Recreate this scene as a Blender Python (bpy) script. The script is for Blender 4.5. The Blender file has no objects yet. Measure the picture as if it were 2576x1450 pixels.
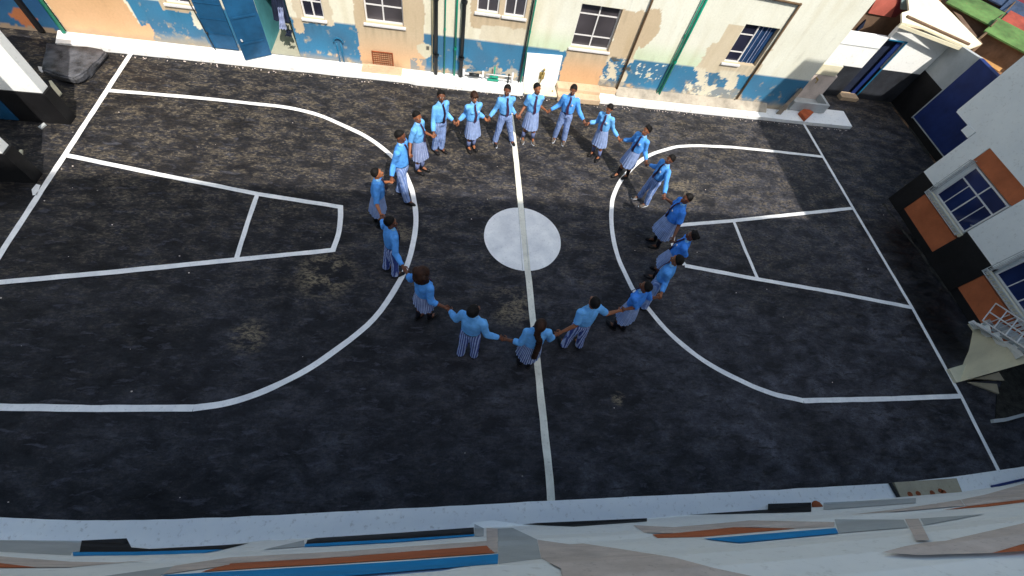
import bpy, bmesh, math, random
from mathutils import Vector, Matrix, noise
random.seed(7)
S = bpy.context.scene
COL = S.collection
S.render.engine = 'CYCLES'
S.view_settings.view_transform = 'Standard'
S.view_settings.look = 'None'
S.view_settings.exposure = 0

# ------------------------------------------------------------------ survey: image measurements -> metres
FOC, CX, CY, H = 1078.9, 1288.0, 725.0, 7.4
RM = Matrix(((0.98649071, -0.05462276, 0.15444233), (-0.03025325, 0.86580966, 0.49945808), (-0.16099944, -0.49738314, 0.85246067)))
RT = RM.transposed()
EYE = Vector((0, 0, H))
def ray(x, y): return RT @ Vector(((x - CX) / FOC, -(y - CY) / FOC, -1.0))
def G(x, y, z=0.0):
    d = ray(x, y); t = (z - H) / d.z
    return Vector((d.x * t, d.y * t, z))
def onY(x, y, Y):
    d = ray(x, y); t = Y / d.y; return Vector((d.x * t, Y, H + d.z * t))
def onX(x, y, X):
    d = ray(x, y); t = X / d.x; return Vector((X, d.y * t, H + d.z * t))
def onP(x, y, p, n):
    d = ray(x, y); t = (Vector(p) - EYE).dot(Vector(n)) / d.dot(Vector(n)); return EYE + d * t
def crop(x0, y0, s, pts): return [((x0 + a / s) * .62891, (y0 + b / s) * .62891) for a, b in pts]
def c1(*p): return crop(0, 0, 2.339, p)
def c2(*p): return crop(1000, 0, 2.339, p)
def c3(*p): return crop(2000, 0, 2.339, p)
def c4(*p): return crop(2996, 0, 2.339, p)
def c5(*p): return crop(3296, 500, 1.8125, p)
def c6(*p): return crop(3296, 1200, 1.8125, p)
def c7(*p): return crop(0, 1905, 1.84, p)
def c8(*p): return crop(1300, 1905, 1.84, p)
def c9(*p): return crop(2696, 1805, 1.84, p)

# ------------------------------------------------------------------ object helpers
def link(o, parent=None):
    COL.objects.link(o)
    if parent: o.parent = parent
    return o
def tag(o, label=None, cat=None, group=None, kind=None):
    if label: o['label'] = label
    if cat: o['category'] = cat
    if group: o['group'] = group
    if kind: o['kind'] = kind
    return o
def thing(name, label, cat, loc=(0, 0, 0), rz=0, group=None):
    o = bpy.data.objects.new(name, None); o.empty_display_size = .2
    o.location = loc; o.rotation_euler = (0, 0, rz); link(o)
    return tag(o, label, cat, group)
LOCAL = set()
def obj(name, bm, mats, parent=None, smooth=False):
    me = bpy.data.meshes.new(name)
    bmesh.ops.recalc_face_normals(bm, faces=bm.faces)
    bm.to_mesh(me); bm.free()
    if not isinstance(mats, (list, tuple)): mats = [mats]
    for m in mats: me.materials.append(m)
    if smooth:
        for p in me.polygons: p.use_smooth = True
    o = bpy.data.objects.new(name, me)
    top = parent
    while top is not None and top.parent is not None: top = top.parent
    if top is not None and top.type == 'EMPTY' and top.name not in LOCAL:
        # geometry is written in world metres: move it into the thing's frame
        me.transform((Matrix.Translation(top.location) @ top.rotation_euler.to_matrix().to_4x4()).inverted())
    return link(o, parent)
def BM(): return bmesh.new()
def box(bm, x0, x1, y0, y1, z0, z1, bev=0, mi=0):
    vs = [bm.verts.new((x, y, z)) for z in (z0, z1) for y in (y0, y1) for x in (x0, x1)]
    fs = [bm.faces.new([vs[i] for i in f]) for f in ((0, 2, 3, 1), (4, 5, 7, 6), (0, 1, 5, 4), (2, 6, 7, 3), (0, 4, 6, 2), (1, 3, 7, 5))]
    for f in fs: f.material_index = mi
    if bev:
        es = list({e for f in fs for e in f.edges})
        bmesh.ops.bevel(bm, geom=es, offset=bev, segments=2, affect='EDGES', profile=.6)
    return fs
def prism(bm, pts, z0, z1, mi=0):
    """pts = [(x,y)..] ring, extruded from z0 to z1"""
    a = [bm.verts.new((p[0], p[1], z0)) for p in pts]; b = [bm.verts.new((p[0], p[1], z1)) for p in pts]
    n = len(pts); fs = [bm.faces.new(a[::-1]), bm.faces.new(b)]
    for i in range(n): fs.append(bm.faces.new((a[i], a[(i + 1) % n], b[(i + 1) % n], b[i])))
    for f in fs: f.material_index = mi
    return fs
def slab3(bm, pts, off, mi=0):
    """polygon of 3-D points thickened by the vector off"""
    off = Vector(off)
    a = [bm.verts.new(Vector(p)) for p in pts]; b = [bm.verts.new(Vector(p) + off) for p in pts]
    n = len(pts); fs = [bm.faces.new(a[::-1]), bm.faces.new(b)]
    for i in range(n): fs.append(bm.faces.new((a[i], a[(i + 1) % n], b[(i + 1) % n], b[i])))
    for f in fs: f.material_index = mi
    return fs
def rod(bm, p0, p1, r0, r1=None, n=10, cap=True):
    p0 = Vector(p0); p1 = Vector(p1); r1 = r0 if r1 is None else r1
    d = (p1 - p0).normalized(); u = d.orthogonal().normalized(); v = d.cross(u)
    A = [bm.verts.new(p0 + (u * math.cos(t) + v * math.sin(t)) * r0) for t in [2 * math.pi * i / n for i in range(n)]]
    B = [bm.verts.new(p1 + (u * math.cos(t) + v * math.sin(t)) * r1) for t in [2 * math.pi * i / n for i in range(n)]]
    for i in range(n): bm.faces.new((A[i], A[(i + 1) % n], B[(i + 1) % n], B[i]))
    if cap: bm.faces.new(A[::-1]); bm.faces.new(B)
def ball(bm, c, rx, ry=None, rz=None, rot=None, u=14, v=10):
    ry = rx if ry is None else ry; rz = rx if rz is None else rz; c = Vector(c)
    def P(a, b):
        q = Vector((rx * math.sin(b) * math.cos(a), ry * math.sin(b) * math.sin(a), rz * math.cos(b)))
        return bm.verts.new(c + (rot @ q if rot is not None else q))
    t = P(0, 0); d = P(0, math.pi); R = [[P(2 * math.pi * i / u, math.pi * j / v) for i in range(u)] for j in range(1, v)]
    for i in range(u):
        k = (i + 1) % u
        bm.faces.new((t, R[0][i], R[0][k])); bm.faces.new((d, R[-1][k], R[-1][i]))
        for A, B in zip(R, R[1:]): bm.faces.new((A[i], B[i], B[k], A[k]))
def limb(bm, pts, rs, n=12):
    for i in range(len(pts) - 1): rod(bm, pts[i], pts[i + 1], rs[i], rs[i + 1], n)
    for p, r in zip(pts, rs): ball(bm, p, r, u=n, v=8)
def loft(bm, rings, n=20):
    """rings = [(centre, rx, ry)] horizontal ellipses, closed ends"""
    R = []
    for c, rx, ry in rings:
        R.append([bm.verts.new((c[0] + rx * math.cos(2 * math.pi * i / n), c[1] + ry * math.sin(2 * math.pi * i / n), c[2])) for i in range(n)])
    for a, b in zip(R, R[1:]):
        for i in range(n): bm.faces.new((a[i], a[(i + 1) % n], b[(i + 1) % n], b[i]))
    bm.faces.new(R[0][::-1]); bm.faces.new(R[-1])
VS = bpy.data.scenes.new('workbench')
def voxel(bm, size, it=3, fac=.6):
    """union of overlapping volumes as one continuous smooth skin"""
    bmesh.ops.recalc_face_normals(bm, faces=bm.faces)
    me = bpy.data.meshes.new('tmp'); bm.to_mesh(me); bm.free()
    o = bpy.data.objects.new('tmp', me); VS.collection.objects.link(o)
    m = o.modifiers.new('r', 'REMESH'); m.mode = 'VOXEL'; m.voxel_size = size
    s = o.modifiers.new('s', 'SMOOTH'); s.factor = fac; s.iterations = it
    with bpy.context.temp_override(scene=VS, view_layer=VS.view_layers[0]): dg = bpy.context.evaluated_depsgraph_get(); dg.update()
    out = bpy.data.meshes.new_from_object(o.evaluated_get(dg))
    bpy.data.objects.remove(o); bpy.data.meshes.remove(me)
    b = bmesh.new(); b.from_mesh(out); bpy.data.meshes.remove(out)
    return b
def ribbon(bm, pts, w, z, wz=.0, seed=0, step=.12, rough=.004):
    """flat painted stripe that follows the polyline pts, slightly hand-painted edges"""
    P = [Vector((p[0], p[1])) for p in pts]; Q = []
    for a, b in zip(P, P[1:]):
        k = max(1, int((b - a).length / step))
        for i in range(k): Q.append(a.lerp(b, i / k))
    Q.append(P[-1]); L = []
    for i, q in enumerate(Q):
        d = (Q[min(i + 1, len(Q) - 1)] - Q[max(i - 1, 0)]).normalized(); nrm = Vector((-d.y, d.x))
        a = w / 2 + rough * noise.noise(Vector((q.x * 3, q.y * 3, seed))) * 2
        b = w / 2 + rough * noise.noise(Vector((q.x * 3, q.y * 3, seed + 9))) * 2
        L.append((bm.verts.new((*(q + nrm * a), z)), bm.verts.new((*(q - nrm * b), z))))
    for a, b in zip(L, L[1:]): bm.faces.new((a[0], a[1], b[1], b[0]))
def catmull(pts, k=6):
    P = [Vector((p[0], p[1])) for p in pts]; P = [2 * P[0] - P[1]] + P + [2 * P[-1] - P[-2]]; out = []
    for i in range(1, len(P) - 2):
        a, b, c, d = P[i - 1:i + 3]
        for j in range(k):
            t = j / k
            out.append(.5 * ((2 * b) + (c - a) * t + (2 * a - 5 * b + 4 * c - d) * t * t + (3 * b - a - 3 * c + d) * t ** 3))
    out.append(P[-2]); return out

# ------------------------------------------------------------------ materials
def nodes(name):
    m = bpy.data.materials.new(name); m.use_nodes = True
    nt = m.node_tree; nt.nodes.clear()
    out = nt.nodes.new('ShaderNodeOutputMaterial'); b = nt.nodes.new('ShaderNodeBsdfPrincipled')
    nt.links.new(b.outputs[0], out.inputs[0])
    return m, nt, b
def N(nt, t, **kw):
    n = nt.nodes.new(t)
    for k, v in kw.items():
        if k in n.inputs: n.inputs[k].default_value = v
        else: setattr(n, k, v)
    return n
def noisen(nt, co, scale, detail=4, rough=.6, dist=0):
    n = N(nt, 'ShaderNodeTexNoise'); n.inputs['Scale'].default_value = scale; n.inputs['Detail'].default_value = detail
    n.inputs['Roughness'].default_value = rough; n.inputs['Distortion'].default_value = dist
    nt.links.new(co, n.inputs['Vector']); return n.outputs['Fac']
def ramp(nt, fac, stops):
    r = N(nt, 'ShaderNodeValToRGB'); e = r.color_ramp.elements
    while len(e) < len(stops): e.new(.5)
    for el, (p, c) in zip(e, stops): el.position = p; el.color = (*c, 1) if len(c) == 3 else c
    nt.links.new(fac, r.inputs[0]); return r.outputs[0]
def mix(nt, fac, a, b, mode='MIX'):
    m = N(nt, 'ShaderNodeMix', data_type='RGBA', blend_type=mode)
    for s, v in ((0, fac), (6, a), (7, b)):
        if hasattr(v, 'is_output'): nt.links.new(v, m.inputs[s])
        else: m.inputs[s].default_value = v if s == 0 else ((*v, 1) if len(v) == 3 else v)
    return m.outputs[2]
def geo_pos(nt): return N(nt, 'ShaderNodeNewGeometry').outputs['Position']
def bump(nt, b, h, strength=.3, dist=.01):
    bp = N(nt, 'ShaderNodeBump'); bp.inputs['Strength'].default_value = strength; bp.inputs['Distance'].default_value = dist
    nt.links.new(h, bp.inputs['Height']); nt.links.new(bp.outputs[0], b.inputs['Normal'])
def paint(name, c, rough=.7, var=.12, scale=3, dirt=None, dirt_amt=.35, spec=.3, metal=0, bmp=.15):
    """painted / plastered surface: base colour, cloudy variation, grime, fine relief"""
    m, nt, b = nodes(name); P = geo_pos(nt)
    n1 = noisen(nt, P, scale, 5, .65); n2 = noisen(nt, P, scale * 9, 4, .7)
    lo = tuple(max(0, v * (1 - var * 2)) for v in c); hi = tuple(min(.95, v * (1 + var)) for v in c)
    col = ramp(nt, n1, [(.3, lo), (.7, hi)])
    d = dirt or tuple(v * .45 for v in c)
    f = ramp(nt, n2, [(.57, (0, 0, 0)), (.70, (dirt_amt,) * 3)])
    col = mix(nt, f, col, d)
    nt.links.new(col, b.inputs['Base Color'])
    b.inputs['Roughness'].default_value = rough; b.inputs['Specular IOR Level'].default_value = spec; b.inputs['Metallic'].default_value = metal
    if bmp: bump(nt, b, n2, bmp, .006)
    return m
M = {}
M['white'] = paint('white_paint', (.90, .93, .95), .75, .03, 1.6, (.45, .44, .42), .35)
M['kerb_white'] = paint('kerb_whitewash', (.90, .93, .98), .8, .04, 1.2, (.42, .40, .38), .5, bmp=.3)
M['line_white'] = paint('line_paint', (.86, .88, .92), .75, .10, 2.5, (.2, .2, .21), .3)
M['line_cream'] = paint('centre_line_paint', (.80, .79, .70), .75, .12, 2.5, (.25, .23, .2), .5)
M['cream'] = paint('cream_paint', (.72, .68, .52), .8, .08, 1.3, (.5, .45, .33), .4)
M['black_paint'] = paint('black_plinth_paint', (.010, .010, .012), .6, .3, 2, (.04, .04, .045), .3)
M['plinth_lit'] = paint('sunlit_black_plinth_paint', (.028, .032, .042), .6, .3, 2, (.10, .10, .10), .3)  # lit copy of the black plinth paint, sunlight put into the colour
M['navy'] = paint('navy_paint', (.014, .035, .17), .55, .25, .9, (.02, .035, .10), .4)
M['terracotta'] = paint('terracotta_paint', (.52, .15, .062), .75, .12, 2, (.25, .09, .05), .4)
M['sky_blue'] = paint('bright_blue_paint', (.01, .30, .72), .55, .1, 1.5, (.02, .12, .3), .4)
M['teal_blue'] = paint('blue_door_enamel', (.012, .085, .20), .45, .2, 2, (.02, .05, .11), .4)
M['turquoise'] = paint('turquoise_paint', (.10, .38, .45), .7, .15, 1.5)
M['taupe'] = paint('taupe_plaster_and_shade', (.66, .57, .53), .85, .12, 3, (.25, .2, .18), .45, bmp=.3)  # plaster tone, also the painted shade of near facade recesses
M['grey'] = paint('grey_plaster_and_shade', (.46, .49, .51), .85, .08, 2, (.25, .27, .28), .3)  # plaster tone, also the painted shade of near facade side faces
M['tan'] = paint('tan_plaster', (.60, .45, .31), .85, .12, 2, (.35, .2, .1), .5, bmp=.3)
M['frame_white'] = paint('white_frame', (.72, .72, .74), .45, .03, 3, bmp=0)
M['frame_blue'] = paint('blue_frame', (.01, .14, .28), .4, .08, 3, bmp=0)
M['steel'] = paint('pale_painted_steel', (.55, .58, .6), .5, .08, 6, (.2, .1, .05), .4, bmp=0)
M['pipe_black'] = paint('black_plastic_pipe', (.014, .018, .022), .4, .2, 4, (.08, .07, .06), .3, bmp=0)
M['pipe_green'] = paint('green_plastic_pipe', (.01, .30, .20), .4, .1, 4, bmp=0)
M['pipe_brown'] = paint('weathered_brown_pipe', (.14, .09, .05), .7, .2, 3, (.05, .03, .02), .5, bmp=0)
M['pipe_cream'] = paint('cream_plastic_pipe', (.6, .55, .36), .5, .1, 4, bmp=0)
M['brass'] = paint('tarnished_brass', (.30, .22, .07), .5, .2, 9, bmp=0)
M['skirt_plaster'] = paint('grubby_plaster', (.42, .38, .32), .9, .2, 3, (.2, .18, .16), .6, bmp=.4)
M['brick'] = paint('red_brick_block', (.48, .11, .04), .85, .2, 6, (.2, .06, .03), .5, bmp=.4)
M['timber'] = paint('grey_timber', (.30, .25, .2), .85, .2, 5)
M['red_tin'] = paint('red_painted_tin', (.48, .13, .10), .6, .15, 2, (.3, .05, .04), .4)
M['dark_red'] = paint('dark_red_tin', (.16, .02, .03), .6, .15, 2)
M['aqua_tin'] = paint('pale_aqua_tin', (.30, .42, .43), .5, .1, 2)
M['mud'] = paint('mud_wall', (.17, .11, .075), .9, .2, 2, (.08, .05, .03), .5, bmp=.4)
M['green_tin'] = paint('green_roof_tin', (.10, .20, .06), .7, .25, 1.6, (.16, .09, .05), .8)
M['blue_tin'] = paint('blue_roof_tin', (.04, .07, .14), .7, .25, 1.6, (.12, .08, .06), .8)
M['red_sheet'] = paint('scarlet_sheet', (.30, .06, .04), .7, .25, 1.6, (.12, .07, .05), .7)
M['cardboard'] = paint('plywood_board', (.44, .39, .29), .85, .1, 3, (.2, .16, .1), .4)
M['rust'] = paint('rusty_clay', (.30, .08, .03), .85, .3, 7)
M['curtain'] = paint('blue_curtain_cloth', (.015, .06, .17), .8, .1, 4)
M['denim'] = paint('pale_washed_cloth', (.34, .40, .62), .85, .15, 8)
M['dark_cloth'] = paint('dark_navy_cloth', (.012, .02, .05), .85, .2, 6)
M['indoor'] = paint('dim_interior', (.03, .028, .03), .9, .2, 2)
M['pale_floor'] = paint('pale_floor_screed', (.42, .42, .34), .8, .1, 2)
M['tarp'] = paint('grey_black_tarp', (.10, .105, .125), .5, .45, 5, (.24, .23, .22), .6, bmp=.9)

def glass(name, c, rough=.12):
    m, nt, b = nodes(name); P = geo_pos(nt)
    n = noisen(nt, P, 1.3, 2, .5)
    nt.links.new(ramp(nt, n, [(.35, tuple(v * .6 for v in c)), (.7, tuple(v * 1.3 for v in c))]), b.inputs['Base Color'])
    b.inputs['Roughness'].default_value = rough; b.inputs['Specular IOR Level'].default_value = .7
    return m
M['glass'] = glass('dark_window_glass', (.02, .022, .045))
M['glass_brown'] = glass('smoky_window_glass', (.06, .055, .065), .2)
M['glass_blue'] = glass('tinted_blue_glass', (.008, .022, .10), .1)

def asphalt(name, base, dust, dust_lo=.52, patch=.5, spots=(), tar=()):
    m, nt, b = nodes(name); P = geo_pos(nt)
    def mapped(sc_, rot):
        mp = N(nt, 'ShaderNodeMapping'); mp.inputs['Rotation'].default_value = (0, 0, rot); mp.inputs['Scale'].default_value = sc_
        nt.links.new(P, mp.inputs[0]); return mp.outputs[0]
    def mul(a, b): return mix(nt, 1.0, a, b, 'MULTIPLY')
    def g(v): return (v, v, v)
    sx = N(nt, 'ShaderNodeSeparateXYZ'); nt.links.new(P, sx.inputs[0])
    def rng(src, a, b, c, d):
        r = N(nt, 'ShaderNodeMapRange'); nt.links.new(src, r.inputs[0])
        for k_, v_ in enumerate((a, b, c, d)): r.inputs[k_ + 1].default_value = v_
        return r.outputs[0]
    sunlit_wear = rng(sx.outputs[1], 3.0, 8.0, .10, 1.0)  # more dust tone in the sunlit far half, partly sunlight put into colour
    big = noisen(nt, mapped((1, 1.3, 1), .3), .45, 5, .6, .3)
    mid = noisen(nt, mapped((1, 1.7, 1), .35), 1.9, 10, .68, .3)
    brush = noisen(nt, mapped((1, 2.6, 1), -.55), 4.2, 9, .66, .5)
    brush2 = noisen(nt, mapped((1, 3.0, 1), .75), 3.0, 9, .66, .5)
    fleck = noisen(nt, mapped((1, 2.0, 1), .2), 13, 6, .66, .3)
    fine = noisen(nt, P, 34, 6, .78)
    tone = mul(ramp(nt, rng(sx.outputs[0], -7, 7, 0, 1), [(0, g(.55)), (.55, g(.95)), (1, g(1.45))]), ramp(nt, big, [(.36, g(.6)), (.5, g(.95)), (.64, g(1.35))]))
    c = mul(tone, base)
    c = mul(c, ramp(nt, mid, [(.38, g(.45)), (.47, g(.85)), (.54, g(1.12)), (.64, g(1.8))]))
    # broad brush smears, greyer where the paint has dried thin
    lo_, hi_ = tuple(v * .42 for v in base), tuple(v * 2.3 for v in base)
    c = mix(nt, ramp(nt, brush2, [(.38, g(.85)), (.46, g(0))]), c, lo_)
    c = mix(nt, ramp(nt, brush2, [(.55, g(0)), (.66, g(.75))]), c, hi_)
    m1 = mul(ramp(nt, mid, [(dust_lo - .04, g(.12)), (dust_lo + .07, g(1))]), sunlit_wear)
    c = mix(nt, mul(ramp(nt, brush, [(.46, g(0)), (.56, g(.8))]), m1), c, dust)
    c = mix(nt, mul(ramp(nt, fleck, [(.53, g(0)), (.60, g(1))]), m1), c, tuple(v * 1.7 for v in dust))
    c = mix(nt, mul(ramp(nt, fleck, [(.40, g(.9)), (.47, g(0))]), ramp(nt, sunlit_wear, [(.1, g(.45)), (1, g(.9))])), c, tuple(v * .5 for v in base))
    # chalky worn places
    for (px_, py_, rr, amt) in spots:
        d = N(nt, 'ShaderNodeVectorMath', operation='DISTANCE'); nt.links.new(P, d.inputs[0]); d.inputs[1].default_value = (px_, py_, 0)
        k = ramp(nt, d.outputs['Value'], [(0, g(1)), (min(.95, rr * .45), g(.8)), (min(1, rr), g(0))])
        k = mul(k, mul(ramp(nt, mid, [(.45, g(0)), (.53, g(amt))]), ramp(nt, fleck, [(.44, g(.1)), (.54, g(1))])))
        c = mix(nt, k, c, (.22, .18, .12))
    c = mul(c, ramp(nt, fine, [(.28, g(.6)), (.5, g(1)), (.74, g(1.4))]))
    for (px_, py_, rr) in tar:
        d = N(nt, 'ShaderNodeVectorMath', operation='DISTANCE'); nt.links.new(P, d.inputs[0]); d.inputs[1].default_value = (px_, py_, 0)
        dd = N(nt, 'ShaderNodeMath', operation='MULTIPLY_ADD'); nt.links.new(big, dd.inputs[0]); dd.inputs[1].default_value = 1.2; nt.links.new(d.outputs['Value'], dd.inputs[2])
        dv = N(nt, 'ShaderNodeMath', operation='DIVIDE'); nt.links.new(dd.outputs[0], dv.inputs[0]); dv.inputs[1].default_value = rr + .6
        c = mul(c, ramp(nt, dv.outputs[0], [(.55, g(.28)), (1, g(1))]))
    vo = N(nt, 'ShaderNodeTexVoronoi'); vo.inputs['Scale'].default_value = 1.4; nt.links.new(P, vo.inputs['Vector'])
    c = mix(nt, ramp(nt, vo.outputs['Distance'], [(.0, g(.8)), (.018, g(.7)), (.026, g(0))]), c, (.30, .28, .25))
    nt.links.new(c, b.inputs['Base Color'])
    nt.links.new(ramp(nt, brush2, [(.4, g(.45)), (.6, g(.85))]), b.inputs['Roughness']); b.inputs['Specular IOR Level'].default_value = .16
    bump(nt, b, mix(nt, .5, brush, fine), .7, .012)
    return m
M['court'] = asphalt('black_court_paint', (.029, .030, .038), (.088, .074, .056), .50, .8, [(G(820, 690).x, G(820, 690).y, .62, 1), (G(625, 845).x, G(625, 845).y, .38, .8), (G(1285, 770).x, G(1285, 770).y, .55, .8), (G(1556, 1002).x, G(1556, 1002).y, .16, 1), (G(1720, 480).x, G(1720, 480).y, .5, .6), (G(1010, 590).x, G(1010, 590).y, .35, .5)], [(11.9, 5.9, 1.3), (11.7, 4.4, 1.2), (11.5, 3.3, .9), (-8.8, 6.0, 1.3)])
M['dirt'] = asphalt('brown_earth', (.15, .085, .05), (.26, .16, .09), .48, .2)
M['moss'] = paint('gritty_edge', (.035, .034, .03), .9, .4, 6, (.13, .12, .1), .7, bmp=.6)

def attr_paint(name, rough=.8):
    m, nt, b = nodes(name); P = geo_pos(nt)
    a = N(nt, 'ShaderNodeAttribute', attribute_name='Col')
    n1 = noisen(nt, P, 22, 5, .6); n2 = noisen(nt, P, 1.1, 3, .5)
    c = mix(nt, 1.0, a.outputs['Color'], ramp(nt, n1, [(.3, (.93,) * 3), (.7, (1.03,) * 3)]), 'MULTIPLY')
    c = mix(nt, 1.0, c, ramp(nt, n2, [(.3, (.94, .93, .90)), (.7, (1.03,) * 3)]), 'MULTIPLY')
    nt.links.new(c, b.inputs['Base Color']); b.inputs['Roughness'].default_value = rough; b.inputs['Specular IOR Level'].default_value = .25
    bump(nt, b, n1, .35, .008)
    return m
M['wallpaint'] = attr_paint('weathered_wall_paint')

def cloth(name, c, rough=.85, var=.12):
    m, nt, b = nodes(name); P = N(nt, 'ShaderNodeTexCoord').outputs['Object']
    n = noisen(nt, P, 9, 4, .6, .5)
    nt.links.new(ramp(nt, n, [(.32, tuple(v * (1 - var * 2) for v in c)), (.68, tuple(min(1, v * (1 + var)) for v in c))]), b.inputs['Base Color'])
    b.inputs['Roughness'].default_value = rough; b.inputs['Specular IOR Level'].default_value = .2
    bump(nt, b, n, .6, .02); return m
M['shirt_a'] = cloth('sky_blue_shirt_cloth', (.10, .36, .90))
M['shirt_b'] = cloth('light_blue_shirt_cloth', (.155, .45, .94))
M['shirt_c'] = cloth('mid_blue_shirt_cloth', (.06, .27, .88))
M['tie'] = cloth('dark_plum_tie', (.085, .045, .11))
M['belt'] = cloth('black_belt', (.01, .01, .014), .5)
M['shoe'] = cloth('black_shoe', (.012, .012, .014), .45)
M['shoe_grey'] = cloth('scuffed_grey_shoe', (.12, .10, .085), .7)
M['sock_blue'] = cloth('blue_grey_sock', (.14, .18, .36))
M['sock_black'] = cloth('black_sock', (.012, .012, .02))
M['hair'] = cloth('black_hair', (.008, .007, .007), .7, .3)
M['hair_brown'] = cloth('dark_brown_hair', (.035, .014, .008), .6, .3)
M['collar'] = cloth('pale_collar', (.22, .48, .78))
M['badge'] = cloth('pale_badge', (.6, .65, .75))
M['lip'] = cloth('lip', (.10, .03, .025), .5)
M['eye'] = cloth('eye', (.35, .33, .30), .3)
def skin(name, c):
    m, nt, b = nodes(name); P = N(nt, 'ShaderNodeTexCoord').outputs['Object']
    n = noisen(nt, P, 12, 3, .5)
    nt.links.new(ramp(nt, n, [(.3, tuple(v * .8 for v in c)), (.7, tuple(v * 1.15 for v in c))]), b.inputs['Base Color'])
    b.inputs['Roughness'].default_value = .5; b.inputs['Specular IOR Level'].default_value = .4
    return m
M['skin_a'] = skin('deep_brown_skin', (.15, .055, .028))
M['skin_b'] = skin('brown_skin', (.27, .10, .045))
M['skin_c'] = skin('warm_brown_skin', (.38, .14, .06))
def stripes(name, c0, c1_, freq=42, uv=False):
    m, nt, b = nodes(name)
    tc = N(nt, 'ShaderNodeTexCoord'); sx = N(nt, 'ShaderNodeSeparateXYZ')
    nt.links.new(tc.outputs['UV' if uv else 'Object'], sx.inputs[0])
    mu = N(nt, 'ShaderNodeMath', operation='MULTIPLY'); nt.links.new(sx.outputs[0], mu.inputs[0]); mu.inputs[1].default_value = freq
    fr = N(nt, 'ShaderNodeMath', operation='FRACT'); nt.links.new(mu.outputs[0], fr.inputs[0])
    f = ramp(nt, fr.outputs[0], [(.0, (0, 0, 0)), (.52, (0, 0, 0)), (.6, (1, 1, 1)), (.93, (1, 1, 1)), ])
    col = mix(nt, f, c0, c1_)
    n = noisen(nt, tc.outputs['Object'], 8, 4, .6)
    col = mix(nt, 1.0, col, ramp(nt, n, [(.3, (.75,) * 3), (.7, (1.1,) * 3)]), 'MULTIPLY')
    nt.links.new(col, b.inputs['Base Color']); b.inputs['Roughness'].default_value = .85; b.inputs['Specular IOR Level'].default_value = .15
    bump(nt, b, n, .6, .02); return m
M['trouser'] = stripes('blue_striped_trouser_cloth', (.16, .26, .58), (.33, .45, .76), 30)
M['trouser_bold'] = stripes('boldly_striped_trouser_cloth', (.07, .11, .38), (.46, .57, .88), 26)
M['skirt'] = stripes('blue_striped_skirt_cloth', (.18, .28, .58), (.40, .50, .76), 40, True)
M['skirt_bold'] = stripes('boldly_striped_skirt_cloth', (.09, .13, .36), (.50, .60, .84), 36, True)

# ------------------------------------------------------------------ ground
bm = BM(); vs = [bm.verts.new(p) for p in ((-150, -150, -.012), (150, -150, -.012), (150, 150, -.012), (-150, 150, -.012))]; bm.faces.new(vs)
tag(obj('ground', bm, M['dirt']), kind='structure')
bm = BM()
for x in range(40):
    for y in range(24): pass
xs = [-14 + i * .5 for i in range(60)]; ys = [-.5 + i * .5 for i in range(28)]
xs = [x for x in xs if x <= 15.1]; 
grid = {(i, j): bm.verts.new((x, y, .006 * noise.noise(Vector((x * .4, y * .4, 0))) - .004)) for i, x in enumerate(xs) for j, y in enumerate(ys)}
for i in range(len(xs) - 1):
    for j in range(len(ys) - 1): bm.faces.new((grid[i, j], grid[i + 1, j], grid[i + 1, j + 1], grid[i, j + 1]))
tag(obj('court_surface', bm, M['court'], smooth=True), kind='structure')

# ------------------------------------------------------------------ court markings
bm = BM(); Z = .006
XL, XR = -7.555, 10.89
ribbon(bm, [(XL, .5), (XL, 10.5)], .10, Z)
ribbon(bm, [(10.74, .55), (10.88, 2.0), (10.95, 4.1), (10.92, 7.18), (10.91, 10.5)], .085, Z)
n0_ = len(bm.faces); ribbon(bm, [G(1385.5, 1262), G(1381.5, 1198), G(1352, 920.6), G(1332, 723), G(1310, 520), G(1295.5, 376), G(1281, 262)], .13, Z + .006)
bm.faces.ensure_lookup_table()
for f in bm.faces[n0_:]: f.material_index = 1
n0_ = len(bm.faces)
for o_ in (-.068, .068): ribbon(bm, [(1.705 + o_ + .02, 6.42), (1.705 + o_ + .005, 4.75)], .010, Z + .0085)
bm.faces.ensure_lookup_table()
for f in bm.faces[n0_:]: f.material_index = 2
LA = [(271.6, 228.5), (484, 246), (628.9, 260.8), (723, 271.6), (801, 290.4), (870.9, 320), (924.7, 346.8), (975.7, 384.5), (1012, 425), (1032, 468), (1041.3, 503), (1046.7, 557), (1038.6, 616), (1025, 664.5), (1004, 710), (941.8, 801.6), (837, 887.6), (750, 943), (650, 990), (560, 1017), (487, 1027)]
A = catmull([G(*p) for p in LA], 5)
ribbon(bm, A, .105, Z + .002)
ribbon(bm, [G(487, 1027), G(250, 1028.5), G(0, 1025), G(-300, 1012)], .105, Z + .0025)
RA = [(1733.8, 367.7), (1695.7, 371.5), (1638.4, 389.6), (1602, 412.5), (1562, 455), (1543, 495), (1538, 530), (1538, 560), (1544, 608), (1558, 657), (1583, 711), (1597, 736), (1631, 778), (1686, 841), (1770, 908), (1860, 957), (1940, 990), (2020, 1008.5)]
ribbon(bm, [G(2067, 395), G(1949.6, 381.8), G(1840, 371), G(1760, 367.5), G(1733.8, 367.7)], .10, Z + .0025)
ribbon(bm, catmull([G(*p) for p in RA], 5), .10, Z + .002)
ribbon(bm, [G(2020, 1008.5), G(2220, 1004.5), G(2418, 997)], .10, Z + .0025)
ribbon(bm, [G(160, 390), G(430, 446), G(648, 489), G(860, 522)], .10, Z + .003)
ribbon(bm, catmull([G(857, 518), G(857, 550), G(851, 590), G(837, 634)], 5), .10, Z + .0035)
ribbon(bm, [G(840, 630), G(595, 654), G(300, 684), G(0, 711), G(-300, 738)], .10, Z + .003)
ribbon(bm, [G(648, 489), G(620, 570), G(595, 652)], .085, Z + .0035)
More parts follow.
